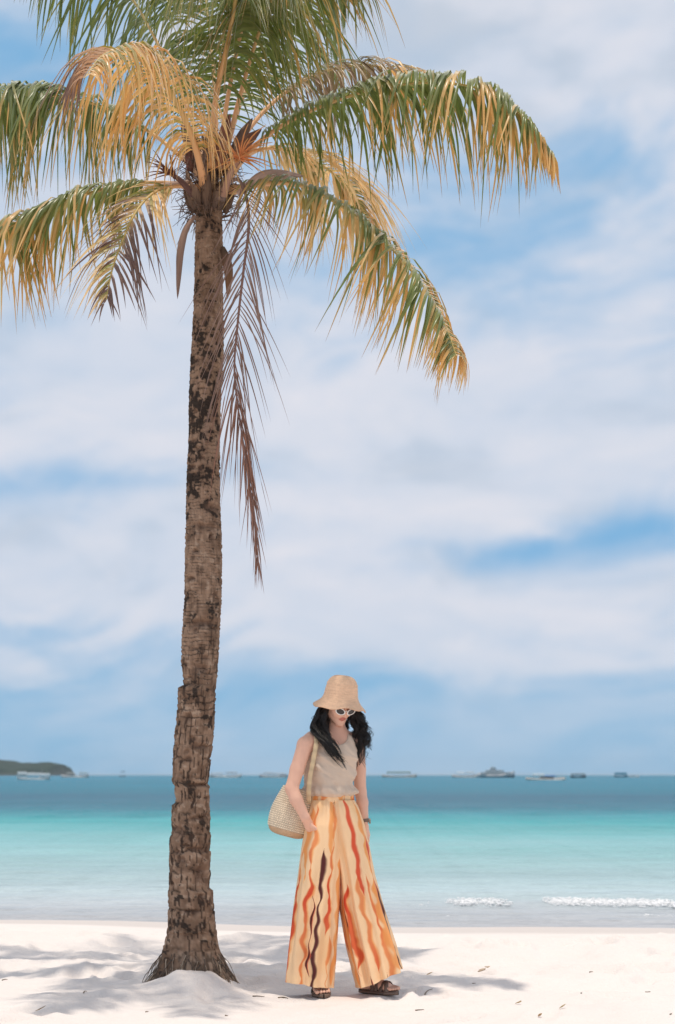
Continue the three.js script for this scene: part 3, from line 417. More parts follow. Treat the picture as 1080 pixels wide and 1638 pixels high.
function headField(x, y, z) {
  const px = x - HC.x, py = y - HC.y, pz = z - HC.z, a = px * HR.x + py * HR.y + pz * HR.z, b = px * HU.x + py * HU.y + pz * HU.z, c = px * FD.x + py * FD.y + pz * FD.z, m = Math.abs(a);
  let d = ell(a, b, c, 0, 0.03, -0.015, 0.074, 0.088, 0.090);
  d = smin(d, ell(a, b, c, 0, -0.03, 0.022, 0.064, 0.080, 0.069), 0.03);
  d = smin(d, cap(a, b, c, [0, -0.085, 0.058, 0.026], [0, -0.104, 0.074, 0.014]), 0.02);
  d = smin(d, cap(m, b, c, [0.052, -0.05, 0.012, 0.018], [0.016, -0.100, 0.064, 0.013]), 0.02);
  d = smin(d, ell(m, b, c, 0.034, -0.035, 0.066, 0.022, 0.02, 0.018), 0.02);
  d = smin(d, cap(a, b, c, [0, 0.0, 0.084, 0.008], [0, -0.036, 0.103, 0.0095]), 0.012);
  d = smin(d, cap(m, b, c, [0.006, -0.038, 0.095, 0.007], [0.010, -0.04, 0.09, 0.006]), 0.006);
  d = smin(d, cap(m, b, c, [0, -0.0635, 0.0905, 0.0055], [0.018, -0.066, 0.081, 0.003]), 0.006);
  d = smin(d, cap(m, b, c, [0, -0.0735, 0.0885, 0.0065], [0.016, -0.070, 0.080, 0.003]), 0.006);
  d = smin(d, ell(m, b, c, 0.074, -0.012, -0.008, 0.008, 0.026, 0.018), 0.006);
  return d;
}
const neck = (x, y, z) => cap(x, y, z, [-0.014, 1.355, -0.025, 0.054], [-0.004, 1.52, -0.012, 0.043]);
const ARMS = [[[-0.145, 1.352, 0.055, 0.050], [-0.178, 1.335, 0.085, 0.045], [-0.222, 1.20, 0.12, 0.039], [-0.250, 1.098, 0.135, 0.036], [-0.225, 1.04, 0.155, 0.035], [-0.176, 0.945, 0.155, 0.025], [-0.150, 0.89, 0.105, 0.028]], [[0.09, 1.352, -0.06, 0.046], [0.112, 1.335, -0.085, 0.042], [0.122, 1.20, -0.10, 0.037], [0.129, 1.075, -0.10, 0.033], [0.139, 1.02, -0.08, 0.032], [0.150, 0.915, -0.05, 0.023]]];
const LEGS = [[[-0.08, 0.98, 0.02, 0.055], [-0.10, 0.52, 0.02, 0.055], [-0.112, 0.40, 0.01, 0.052], [-0.115, 0.10, -0.05, 0.033], [-0.114, 0.055, -0.055, 0.034]], [[0.05, 0.98, -0.02, 0.055], [0.11, 0.52, -0.02, 0.055], [0.125, 0.40, -0.03, 0.052], [0.150, 0.10, -0.04, 0.033], [0.152, 0.055, -0.042, 0.034]]];
function bodyField(x, y, z) {
  let d = torso(x, y, z, -0.014);
  d = smin(d, neck(x, y, z), 0.035);
  d = smin(d, cap(x, y, z, [-0.01, 1.385, -0.02, 0.042], [-0.15, 1.362, 0.05, 0.038]), 0.03); d = smin(d, cap(x, y, z, [-0.01, 1.385, -0.02, 0.042], [0.095, 1.362, -0.06, 0.036]), 0.03);
  for (const A of ARMS) { let e = 9; for (let k = 0; k < A.length - 1; k++) e = smin(e, cap(x, y, z, A[k], A[k + 1]), 0.012); d = smin(d, e, y > 1.30 ? 0.02 : 0.004); }
  if (y < 1.05) for (const A of LEGS) { let e = 9; for (let k = 0; k < A.length - 1; k++) e = smin(e, cap(x, y, z, A[k], A[k + 1]), 0.015); d = smin(d, e, 0.01); }
  return d;
}
// hands: five separate fingers, slightly curled
function handBones(w, knuckle, across, curl, scale = 1) {
  const B = [], down = V(...knuckle).sub(V(...w)).normalize(), K = V(...knuckle), A = V(...across).normalize(), C = V(...curl).normalize();
  const put = (p, r) => [p.x, p.y, p.z, r];
  [[0.030, 0.074, 0.0078], [0.0105, 0.082, 0.0082], [-0.0095, 0.076, 0.0079], [-0.027, 0.060, 0.0068]].forEach(([o, len, r], i) => {
    const k = K.clone().addScaledVector(A, o * scale).addScaledVector(down, -0.006 * Math.abs(i - 1.2)), W = V(...w).addScaledVector(A, o * 0.5 * scale);
    B.push([put(W, 0.0135), put(k, 0.0105)]);
    const a = k.clone().addScaledVector(down, len * 0.48).addScaledVector(C, len * 0.10), b = a.clone().addScaledVector(down, len * 0.29).addScaledVector(C, len * 0.16), c = b.clone().addScaledVector(down, len * 0.19).addScaledVector(C, len * 0.16);
    B.push([put(k, r * 1.12), put(a, r)], [put(a, r), put(b, r * 0.93)], [put(b, r * 0.93), put(c, r * 0.78)]);
  });
  const t0 = V(...w).addScaledVector(A, 0.022).addScaledVector(down, 0.012), t1 = t0.clone().addScaledVector(A, 0.022).addScaledVector(down, 0.034).addScaledVector(C, 0.012), t2 = t1.clone().addScaledVector(down, 0.028).addScaledVector(A, 0.004).addScaledVector(C, 0.006), t3 = t2.clone().addScaledVector(down, 0.022).addScaledVector(C, 0.006);
  B.push([put(t0, 0.0135), put(t1, 0.0105)], [put(t1, 0.0105), put(t2, 0.0088)], [put(t2, 0.0088), put(t3, 0.0072)]);
  return B;
}
const skinTone = (x, y, z) => { const q = 1 + 0.035 * noise3(x * 60, y * 60, z * 60); return [0.78 * q, 0.455 * q, 0.33 * q]; };
function headTone(x, y, z) {
  const p = V(x, y, z).sub(HC), a = p.dot(HR), b = p.dot(HU), c = p.dot(FD);
  const lip = smooth(1.15, 0.8, Math.hypot(a / 0.021, (b + 0.0685) / 0.0115)) * (c > 0.06 ? 1 : 0);
  return mix3(skinTone(x, y, z), [0.52, 0.13, 0.10], lip * 0.85);
}
const hands = [[[-0.158, 0.905, 0.125], [-0.125, 0.845, 0.075], [0.6, 0, 0.8], [0.8, 0, -0.5]], [[0.150, 0.905, -0.047], [0.161, 0.838, -0.036], [0.35, 0, 0.94], [-0.95, 0, 0.3]]].map(h => handBones(...h));
const feet = [[[-0.114, 0.05, -0.055], [-0.086, 0.042, 0.095], V(0.20, 0, 0.98)], [[0.152, 0.05, -0.042], [0.268, 0.042, 0.012], V(0.91, 0, 0.42)]];
function footField(x, y, z, f) {
  const [heel, ball, dir] = f, ac = V(dir.z, 0, -dir.x);
  let d = cap(x, y, z, [heel[0], heel[1] + 0.05, heel[2], 0.034], [heel[0] - dir.x * 0.012, 0.046, heel[2] - dir.z * 0.012, 0.027]);
  d = smin(d, cap(x, y, z, [heel[0], heel[1] + 0.03, heel[2], 0.034], [ball[0], ball[1], ball[2], 0.022]), 0.03);
  for (const s of [-1, 1]) d = smin(d, cap(x, y, z, [heel[0], 0.044, heel[2], 0.024], [ball[0] + ac.x * 0.022 * s, 0.038, ball[2] + ac.z * 0.022 * s, 0.019]), 0.02);
  let t = 9; [[-0.034, 0.052, 0.0115], [-0.013, 0.054, 0.0090], [0.004, 0.050, 0.0085], [0.020, 0.043, 0.0080], [0.034, 0.034, 0.0074]].forEach(([o, l, r]) => { const s = f === feet[0] ? -1 : 1, A = o * s * -1; t = Math.min(t, cap(x, y, z, [ball[0] + ac.x * A, 0.040, ball[2] + ac.z * A, r * 1.15], [ball[0] + ac.x * A + dir.x * l, 0.031, ball[2] + ac.z * A + dir.z * l, r])); });
  return smin(d, t, 0.006);
}
{
  const pieces = [nets(bodyField, [-0.31, 0.04, -0.17], [0.26, 1.5, 0.24], 0.0075, skinTone), nets((x, y, z) => smin(headField(x, y, z), neck(x, y, z), 0.008), [-0.12, 1.40, -0.13], [0.14, 1.71, 0.15], 0.0032, headTone)];
  for (const B of hands) { const xs = B.flat(); const lo = [0, 1, 2].map(k => Math.min(...xs.map(p => p[k])) - 0.02), hi = [0, 1, 2].map(k => Math.max(...xs.map(p => p[k])) + 0.02); pieces.push(nets((x, y, z) => { let d = 9, f = 9; B.forEach((b, i) => { const q = cap(x, y, z, b[0], b[1]); i % 4 === 0 && i < 16 ? d = smin(d, q, 0.008) : f = i >= 16 ? smin(f, q, 0.003) : Math.min(f, q); }); return smin(d, f, 0.004); }, lo, hi, 0.003, skinTone)); }
  for (const f of feet) { const c = f[0]; pieces.push(nets((x, y, z) => footField(x, y, z, f), [Math.min(c[0], f[1][0]) - 0.09, 0.0, Math.min(c[2], f[1][2]) - 0.09], [Math.max(c[0], f[1][0]) + 0.1, 0.15, Math.max(c[2], f[1][2]) + 0.1], 0.004, skinTone)); }
  add('body', mergeGeometries(pieces), mat([1, 1, 1], 0.5, { vertexColors: true, specularIntensity: 0.6 }), person);
}
// beige sleeveless top, bloused over the waistband
const clothBump = grainTexture(256, (u, v) => 0.5 + 0.22 * Math.sin(u * 2 * Math.PI * 64) + 0.22 * Math.sin(v * 2 * Math.PI * 64) + 0.1 * perf(u, v, 32, 4, 2));
{
  const field = (x, y, z) => {
    const sag = 0.024 * smooth(1.12, 1.075, y) * smooth(1.045, 1.07, y);
    const fold = 0.013 * noise3((x + 0.5 * y) * 16, (y - 0.6 * x) * 7, z * 9) + 0.007 * noise3((x * 0.8 + y) * 30, (y * 0.8 - x) * 12, z * 16) + 0.004 * smooth(1.16, 1.06, y) * Math.sin(Math.atan2(z, x + 0.035) * 17 + 3 * noise3(x * 8, y * 8, 1));
    const diag = 0.007 * Math.max(0, Math.sin((x * 0.8 + y * 1.25) * 62 + 2.2 * noise3(x * 9, y * 9, z * 5))) * smooth(1.10, 1.2, y) * smooth(1.36, 1.27, y) * 1.6;
    let d = torso(x, y, z, 0.004 + sag) - fold - diag * 0.5;
    d = smin(d, cap(x, y, z, [-0.03, 1.392, -0.01, 0.044], [-0.146, 1.375, 0.045, 0.036]), 0.02); d = smin(d, cap(x, y, z, [-0.02, 1.392, -0.02, 0.042], [0.078, 1.376, -0.052, 0.034]), 0.02);
    d = Math.max(d, 1.052 + 0.006 * noise3(x * 14, 3, z * 14) - y);
    d = smax(d, -ell(x, y, z, 0.004, 1.425, 0.075, 0.066, 0.092, 0.10), 0.008);      // neckline
    d = smax(d, -cap(x, y, z, [-0.185, 1.33, 0.09, 0.046], [-0.235, 1.22, 0.13, 0.04]), 0.006); d = smax(d, -cap(x, y, z, [0.124, 1.34, -0.09, 0.046], [0.15, 1.20, -0.11, 0.04]), 0.006);
    return d;
  };
  const g = nets(field, [-0.24, 1.03, -0.15], [0.16, 1.46, 0.17], 0.0045), p = g.attributes.position, uv = [];
  for (let k = 0; k < p.count; k++) uv.push(p.getX(k) / 0.08, p.getY(k) / 0.08);
  g.setAttribute('uv', new THREE.Float32BufferAttribute(uv, 2));
  add('blouse', g, mat([0.74, 0.58, 0.455], 0.9, { bumpMap: clothBump, bumpScale: 0.0012, sheen: 0.2, sheenRoughness: 0.6 }), person);
}
// wide printed trousers
{
  const N = 1024, d = new Uint8Array(N * N * 4), r = rng(8);
  const CREAM = srgb(246, 205, 160), OR = srgb(240, 158, 88), RED = srgb(214, 74, 40), WINE = srgb(84, 30, 28);
  const stripes = []; // leg, angle from the camera side in degrees, colours, widths in metres
  const S = (leg, deg, core, rim, w, v0, v1, amp = 0.012, f = 1) => stripes.push({ u: leg * 0.5 + 0.25 + deg / 720, core, rim, w: w * 1.5 / 1.2 * 0.5, v0, v1, amp: amp * 1.35 / 1.2 * 0.5, z: stripes.length * 3.7, f });
  S(0, -68, RED, OR, 0.022, 0, 0.75); S(0, -24, RED, OR, 0.021, 0, 0.95, 0.016); S(0, 6, WINE, WINE, 0.020, 0, 0.73, 0.010, 1.1); S(0, 30, RED, OR, 0.022, 0.3, 0.98, 0.011); S(0, 42, RED, OR, 0.020, 0, 0.3, 0.012); S(0, 64, OR, OR, 0.02, 0.05, 0.8); S(0, -45, OR, OR, 0.024, 0.55, 0.95, 0.016); S(0, -8, WINE, RED, 0.014, 0.1, 0.5, 0.010, 1.3); S(1, -50, WINE, RED, 0.012, 0.05, 0.45, 0.01); S(1, 62, RED, RED, 0.02, 0.2, 0.8, 0.014); S(0, 22, OR, OR, 0.016, 0.7, 1.0, 0.008); S(0, 80, RED, OR, 0.018, 0, 0.9);
  S(1, -60, OR, OR, 0.02, 0, 0.5); S(1, -38, RED, OR, 0.022, 0.1, 0.55, 0.012); S(1, -18, WINE, RED, 0.013, 0, 0.1, 0.004); S(1, 2, RED, OR, 0.018, 0.12, 0.62, 0.013); S(1, 12, RED, RED, 0.019, 0.5, 1.0, 0.011); S(1, 34, RED, OR, 0.02, 0, 0.6, 0.012); S(1, 52, OR, OR, 0.03, 0.1, 0.98, 0.017); S(1, 70, WINE, WINE, 0.017, 0, 0.55, 0.008); S(1, -72, RED, OR, 0.018, 0.2, 0.9); S(1, 20, WINE, WINE, 0.008, 0.02, 0.12, 0.004);
  for (let leg = 0; leg < 2; leg++) for (let a = 95; a < 270; a += 22) S(leg, a, r() < 0.25 ? WINE : RED, OR, 0.02, r() * 0.1, 0.7 + 0.3 * r());
  for (let j = 0; j < N; j++) for (let i = 0; i < N; i++) {
    const u = (i + 0.5) / N, v = (j + 0.5) / N; let c = CREAM.map(q => q * (1 + 0.03 * noise3(u * 30, v * 14, 2)));
    const wash = smooth(0.25, 0.8, fbm(u * 14, v * 4, 6, 2)); c = mix3(c, srgb(244, 190, 130), wash * 0.4);
    for (const s of stripes) {
      let du = u - s.u; if (du > 0.25) du -= 0.5; if (du < -0.25) du += 0.5; if (Math.abs(du) > 0.05 || (u < 0.5) !== (s.u < 0.5 ? true : false) && false) continue;
      if (Math.floor(u * 2) !== Math.floor(((s.u % 1) + 1) % 1 * 2)) continue;
      const off = du - s.amp * (noise3(v * 9 * s.f, s.z, 1) + 0.6 * Math.sin(v * 46 * s.f + s.z + 2 * noise3(v * 7, s.z, 3)) + 0.22 * noise3(v * 40, s.z, 4));
      const w = s.w * clamp(0.62 + 0.6 * noise3(v * 8 * s.f, s.z, 7) + 0.25 * noise3(v * 34, s.z, 9), 0.12, 1.3) * smooth(s.v0 - 0.01, s.v0 + 0.06, v) * smooth(s.v1 + 0.01, s.v1 - 0.06, v);
      if (w < 1e-4) continue;
      const hot = clamp(0.5 + 1.1 * noise3(v * 6, s.z, 12)), e = Math.abs(off + w * 0.2) / w;
      c = mix3(c, s.rim, smooth(1.4, 0.45, Math.abs(off) / w) * 0.85); c = mix3(c, s.core, smooth(0.95, 0.35, e) * (s.core === WINE ? 1 : mix(0.35, 1, hot)));
    }
    const k = (j * N + i) * 4; for (let q = 0; q < 3; q++) { const l = clamp(c[q]); d[k + q] = 255 * (l <= 0.0031308 ? l * 12.92 : 1.055 * l ** (1 / 2.4) - 0.055); } d[k + 3] = 255;
  }
  const t = new THREE.DataTexture(d, N, N); t.colorSpace = THREE.SRGBColorSpace; t.magFilter = THREE.LinearFilter; t.wrapS = THREE.RepeatWrapping; t.needsUpdate = true;
  const cloth = mat([1, 1, 1], 0.85, { map: t, sheen: 0.15, sheenRoughness: 0.6 });
  const legs = [
    { rows: [[1.06, -0.139, 0.005, 0.0, 0.088], [1.0, -0.155, 0.025, 0.0, 0.115], [0.9, -0.178, 0.033, 0.01, 0.135], [0.78, -0.198, 0.032, 0.015, 0.145], [0.63, -0.217, 0.022, 0.02, 0.15], [0.45, -0.243, 0.010, 0.02, 0.16], [0.25, -0.266, -0.004, 0.015, 0.17], [0.05, -0.284, -0.018, 0.01, 0.175]], hem: a => 0.064 - 0.016 * Math.sin(a) + 0.012 * Math.cos(a) - 0.012, ph: 0.4 },
    { rows: [[1.06, -0.05, 0.080, 0.0, 0.088], [1.0, -0.06, 0.115, 0.0, 0.115], [0.9, -0.055, 0.152, -0.005, 0.130], [0.78, -0.03, 0.178, -0.01, 0.135], [0.63, -0.003, 0.207, -0.01, 0.14], [0.45, 0.012, 0.258, -0.02, 0.15], [0.25, 0.048, 0.326, -0.02, 0.16], [0.05, 0.098, 0.385, -0.02, 0.17]], hem: a => 0.085 + 0.052 * Math.sin(a), ph: 2.1 }];
  legs.forEach(({ rows, hem, ph }, leg) => {
    const s = new Soup(), nr = 150, nc = 220;
    for (let j = 0; j <= nr; j++) for (let i = 0; i <= nc; i++) {
      const a = (i / nc - 0.5) * 2 * Math.PI, am = ((i % nc) / nc - 0.5) * 2 * Math.PI, y = mix(1.034, hem(am), j / nr), [, xl, xr, cz, rz] = table(rows, y);
      const low = smooth(0.95, 0.1, y), top = smooth(0.86, 1.05, y), dr = 0.25 * noise3(y * 3, leg * 9, 2);
      const cx = Math.cos(am), sx = Math.sin(am), n1 = noise3(sx * 1.7 + ph, y * 1.6, cx * 1.7), fold = (0.03 + 0.2 * low) * (0.45 * Math.sin(6 * am + ph + 2.2 * n1 + dr) + 0.35 * Math.sin(10 * am + 2.3 * ph + 2.5 * n1) + 0.5 * noise3(sx * 2.6, y * 2.2 + ph, cx * 2.6)) * (Math.abs(sx) > 0.9 ? 0.6 : 1);
      const pleat = top * 0.02 * Math.sin(22 * am + 4 * n1) + 0.006 * noise3(sx * 7, y * 16, cx * 7), crush = 0.028 * smooth(0.2, 0.09, y) * (leg ? 1 : 0.25) * noise3(sx * 3, y * 26, cx * 3);
      let crease = 0; for (let q = 0; q < 7; q++) { const c0 = -2.4 + q * 0.82 + 0.3 * Math.sin(q * 5.1 + ph * 3) + 0.22 * noise3(y * 2.4, q * 3.3 + leg * 17, 5), f = (am - c0) / (0.075 + 0.05 * low), g = clamp(0.5 + 1.3 * noise3(y * 2.1, q * 7.1 + leg * 5, 8)); crease += g * (-Math.exp(-f * f) + 0.7 * Math.exp(-((f - 1.9) ** 2) * 0.6)); }
      const k = 1 - 0.03 * low + fold + pleat + crush + crease * (0.045 + 0.07 * low);
      s.v((xl + xr) / 2 + sx * (xr - xl) / 2 * (1 + (k - 1) * (1 - 0.55 * Math.abs(sx))), y, cz + cx * rz * k, null, leg * 0.5 + 0.25 + a / (4 * Math.PI), y / 1.06);
    }
    const w = nc + 1; for (let j = 0; j < nr; j++) for (let i = 0; i < nc; i++) s.quad(j * w + i, (j + 1) * w + i, (j + 1) * w + i + 1, j * w + i + 1);
    add('trouser_leg', s.geo(), cloth, person);
  });
  const b = new Soup(), nc = 220, wr = [1.02, 1.026, 1.032, 1.045, 1.058, 1.066, 1.07];
  wr.forEach((y, j) => { for (let i = 0; i <= nc; i++) { const a = (i / nc - 0.5) * 2 * Math.PI, am = ((i % nc) / nc - 0.5) * 2 * Math.PI, k = 1 + 0.014 * Math.sin(34 * am + 3 * noise3(Math.sin(am) * 3, 1, 1)) + (j === 0 || j === 6 ? -0.06 : j === 1 ? 0.015 : 0.03); b.v(-0.029 + Math.sin(am) * 0.116 * k, y, Math.cos(am) * 0.098 * k, null, 0.25 + a / (4 * Math.PI), 0.72 + (y - 1.02) * 1.2); } });
  for (let j = 0; j < wr.length - 1; j++) for (let i = 0; i < nc; i++) b.quad((j + 1) * (nc + 1) + i, j * (nc + 1) + i, j * (nc + 1) + i + 1, (j + 1) * (nc + 1) + i + 1);
  add('waistband', b.geo(), cloth, person);
}
// long black hair in wavy locks
{
  const s = new Soup(), r = rng(21), q = () => r() + r() - 1;
  // a family of locks; the strands of one lock run close together and meet at its tip
  const family = (pts, jit, locks, per, wave, cut, r0 = 0.0022) => {
    for (let k = 0; k < locks; k++) {
      const j = [q(), q(), q()], ph = r() * 6.28, end = mix(cut, 1, r()), w = wave * (0.6 + 0.8 * r()), tone = 0.006 + 0.010 * r();
      const C = curve(pts.map((p, i) => [p[0] + j[0] * jit[i][0], p[1] + j[1] * jit[i][1], p[2] + j[2] * jit[i][2]]), 36);
      for (let m = 0; m < per; m++) {
        const ox = q() * 0.013, oz = q() * 0.013, own = (r() - 0.5) * 0.7, n = Math.max(10, Math.floor(37 * end * (0.82 + 0.18 * r()))), stray = r() < 0.10 ? 2.0 : 1, P = [];
        for (let i = 0; i < n; i++) { const t = i / (n - 1), d = (1 - 0.8 * t * t) * stray, a = w * t * stray; P.push(V(C[i].x + ox * d + a * Math.sin(t * 15 + ph + own), C[i].y + 0.3 * a * Math.sin(t * 11 + own), C[i].z + oz * d + a * 0.6 * Math.cos(t * 13 + ph + own))); }
        const c = tone * (0.7 + 0.6 * r()); s.tube(P, t => r0 * (1 - 0.75 * t), 4, () => [c * 1.25, c, c * 0.9]);
      }
    }
  };
  family([[-0.05, 1.565, 0.03], [-0.082, 1.525, 0.03], [-0.098, 1.46, 0.055], [-0.09, 1.395, 0.105], [-0.045, 1.335, 0.142], [0.0, 1.27, 0.152], [0.055, 1.20, 0.145]], [[0.02, 0.015, 0.035], [0.034, 0.01, 0.05], [0.048, 0.01, 0.045], [0.052, 0.01, 0.022], [0.036, 0.014, 0.012], [0.024, 0.014, 0.008], [0.022, 0.025, 0.006]], 34, 26, 0.014, 0.5);
  family([[-0.06, 1.555, -0.01], [-0.10, 1.49, -0.02], [-0.118, 1.43, 0.02], [-0.15, 1.395, 0.07], [-0.20, 1.36, 0.10]], [[0.02, 0.02, 0.03], [0.03, 0.01, 0.03], [0.03, 0.015, 0.04], [0.03, 0.012, 0.03], [0.03, 0.025, 0.02]], 9, 12, 0.008, 0.6, 0.0016);
  family([[0.078, 1.55, 0.0], [0.105, 1.50, 0.0], [0.122, 1.44, 0.005], [0.128, 1.37, 0.0], [0.128, 1.30, 0.0], [0.120, 1.21, -0.005]], [[0.02, 0.02, 0.04], [0.03, 0.012, 0.03], [0.036, 0.01, 0.03], [0.042, 0.014, 0.03], [0.036, 0.016, 0.02], [0.022, 0.03, 0.01]], 22, 26, 0.021, 0.45);
  family([[0.10, 1.52, 0.0], [0.135, 1.465, 0.01], [0.16, 1.44, 0.01], [0.195, 1.405, 0.01]], [[0.015, 0.02, 0.02], [0.014, 0.02, 0.02], [0.014, 0.02, 0.02], [0.018, 0.045, 0.02]], 6, 12, 0.010, 0.7, 0.0015);
  family([[0.125, 1.43, 0.0], [0.15, 1.37, 0.0], [0.172, 1.34, 0.0], [0.185, 1.29, 0.0]], [[0.012, 0.02, 0.02], [0.015, 0.02, 0.02], [0.014, 0.02, 0.02], [0.018, 0.04, 0.02]], 6, 12, 0.016, 0.7, 0.0015);
  family([[0.0, 1.57, -0.05], [0.0, 1.48, -0.085], [0.005, 1.41, -0.085], [0.01, 1.33, -0.125]], [[0.06, 0.02, 0.01], [0.075, 0.02, 0.02], [0.09, 0.02, 0.02], [0.09, 0.06, 0.01]], 20, 22, 0.01, 0.6, 0.0026);
  // scalp under the hat
  const g = new THREE.SphereGeometry(1, 32, 20); g.scale(0.076, 0.085, 0.085); g.translate(0, 0.03, -0.018); const p = g.attributes.position; const col = []; for (let k = 0; k < p.count; k++) { if (p.getZ(k) > 0.035 && p.getY(k) < 0.045) p.setZ(k, 0.035); col.push(0.012, 0.0105, 0.01); }
  g.setAttribute('color', new THREE.Float32BufferAttribute(col, 3)); g.applyMatrix4(headBasis); g.deleteAttribute('uv'); g.computeVertexNormals();
  add('hair', mergeGeometries([s.geo(), g]), mat([1, 1, 1], 0.36, { vertexColors: true }), person);
}
// straw bucket hat
{
  const s = new Soup(), prof = [[0.001, 0.134], [0.028, 0.133], [0.051, 0.128], [0.068, 0.117], [0.080, 0.100], [0.087, 0.08], [0.092, 0.05], [0.097, 0.020], [0.104, 0.002], [0.119, -0.015], [0.136, -0.030], [0.151, -0.045], [0.154, -0.049], [0.151, -0.050], [0.135, -0.035], [0.117, -0.019], [0.099, 0.0], [0.09, 0.05], [0.08, 0.1], [0.001, 0.128]];
  const hy = V(0.13, 1, 0.09).normalize(), hz = V(0.3, 0, 0.95); hz.addScaledVector(hy, -hz.dot(hy)).normalize(); const hatBasis = new THREE.Matrix4().makeBasis(hy.clone().cross(hz), hy, hz).setPosition(0.010 + hy.x * 0.052, 1.537 + hy.y * 0.052, 0.016);
  const P = new THREE.CatmullRomCurve3(prof.map(([a, b]) => V(a, b, 0))).getPoints(150), nc = 120;
  P.forEach(({ x: rr, y: hh }, j) => { for (let i = 0; i <= nc; i++) { const a = (i % nc) / nc * 2 * Math.PI, out = smooth(0.1, 0.154, rr), wob = out * (0.006 * Math.sin(3 * a + 1.0) + 0.004 * Math.sin(7 * a + 2)) + 0.002 * noise3(Math.sin(a) * 3, hh * 40, Math.cos(a) * 3), coil = 0.0009 * Math.sin(j * 2 * Math.PI / 4.2); const k = rr + coil + out * 0.005 * Math.sin(4 * a); const q = 1 + 0.10 * noise3(Math.sin(a) * 6, j * 0.9, Math.cos(a) * 6) + 0.08 * noise3(Math.sin(a) * 26, j * 0.5, Math.cos(a) * 26); const v = V(Math.sin(a) * k, hh + wob, Math.cos(a) * k).applyMatrix4(hatBasis); s.v(v.x, v.y, v.z, [0.78 * q, 0.505 * q, 0.33 * q]); } });
  for (let j = 0; j < P.length - 1; j++) for (let i = 0; i < nc; i++) s.quad(j * (nc + 1) + i, (j + 1) * (nc + 1) + i, (j + 1) * (nc + 1) + i + 1, j * (nc + 1) + i + 1);
  const hat = add('bucket_hat', s.geo(), mat([1, 1, 1], 0.9, { vertexColors: true }), person);
}
// white cat-eye sunglasses
{
  const g = new THREE.Group(); g.name = 'sunglasses'; person.add(g);
  const white = mat([0.82, 0.80, 0.77], 0.35), dark = mat([0.035, 0.03, 0.03], 0.12);
  for (const sd of [-1, 1]) {
    const sh = (k) => { const o = new THREE.Shape(), n = 40; for (let i = 0; i <= n; i++) { const a = i / n * 2 * Math.PI, x = Math.cos(a) * 0.0255 * k, y = Math.sin(a) * 0.0165 * k + sd * x * 0.16 + 0.004 * Math.max(0, sd * Math.cos(a)) * Math.max(0, Math.sin(a)); i ? o.lineTo(x, y) : o.moveTo(x, y); } return o; };
    const rim = sh(1.13); rim.holes.push(sh(0.96));
    const f = new THREE.ExtrudeGeometry(rim, { depth: 0.004, bevelEnabled: true, bevelSize: 0.0008, bevelThickness: 0.0008, bevelSegments: 2 }), l = new THREE.ExtrudeGeometry(sh(0.98), { depth: 0.0016, bevelEnabled: false }); l.translate(0, 0, 0.0012);
    for (const [q, m, nm] of [[f, white, 'rim'], [l, dark, 'lens']]) { q.rotateY(sd * 0.22); q.translate(sd * 0.034, -0.018, 0.099); q.applyMatrix4(headBasis); add(nm, q, m, g); }
    const a = new Soup(); a.tube([hp(sd * 0.064, -0.012, 0.089), hp(sd * 0.074, -0.008, 0.05), hp(sd * 0.077, -0.005, 0.0)], () => 0.0028, 6, () => [0.8, 0.78, 0.75]); add('temple', a.geo(), white, g);
  }
  const br = new Soup(); br.tube([hp(-0.01, -0.014, 0.104), hp(0, -0.012, 0.107), hp(0.01, -0.014, 0.104)], () => 0.002, 6, () => [0.8, 0.78, 0.75]); add('bridge', br.geo(), white, g);
}
// watch
{
  const g = new THREE.Group(); g.name = 'wristwatch'; person.add(g);
  const strap = new THREE.TorusGeometry(0.0265, 0.0045, 8, 32); strap.scale(1, 1, 2.2); strap.rotateX(Math.PI / 2); strap.rotateZ(0.12); strap.translate(0.150, 0.921, -0.052); add('strap', strap, mat([0.17, 0.12, 0.09], 0.6), g);
  const face = new THREE.CylinderGeometry(0.0135, 0.0145, 0.009, 24); face.rotateZ(Math.PI / 2); face.translate(0.1795, 0.918, -0.045); add('watch_case', face, mat([0.30, 0.25, 0.2], 0.35, { metalness: 0.7 }), g);
}
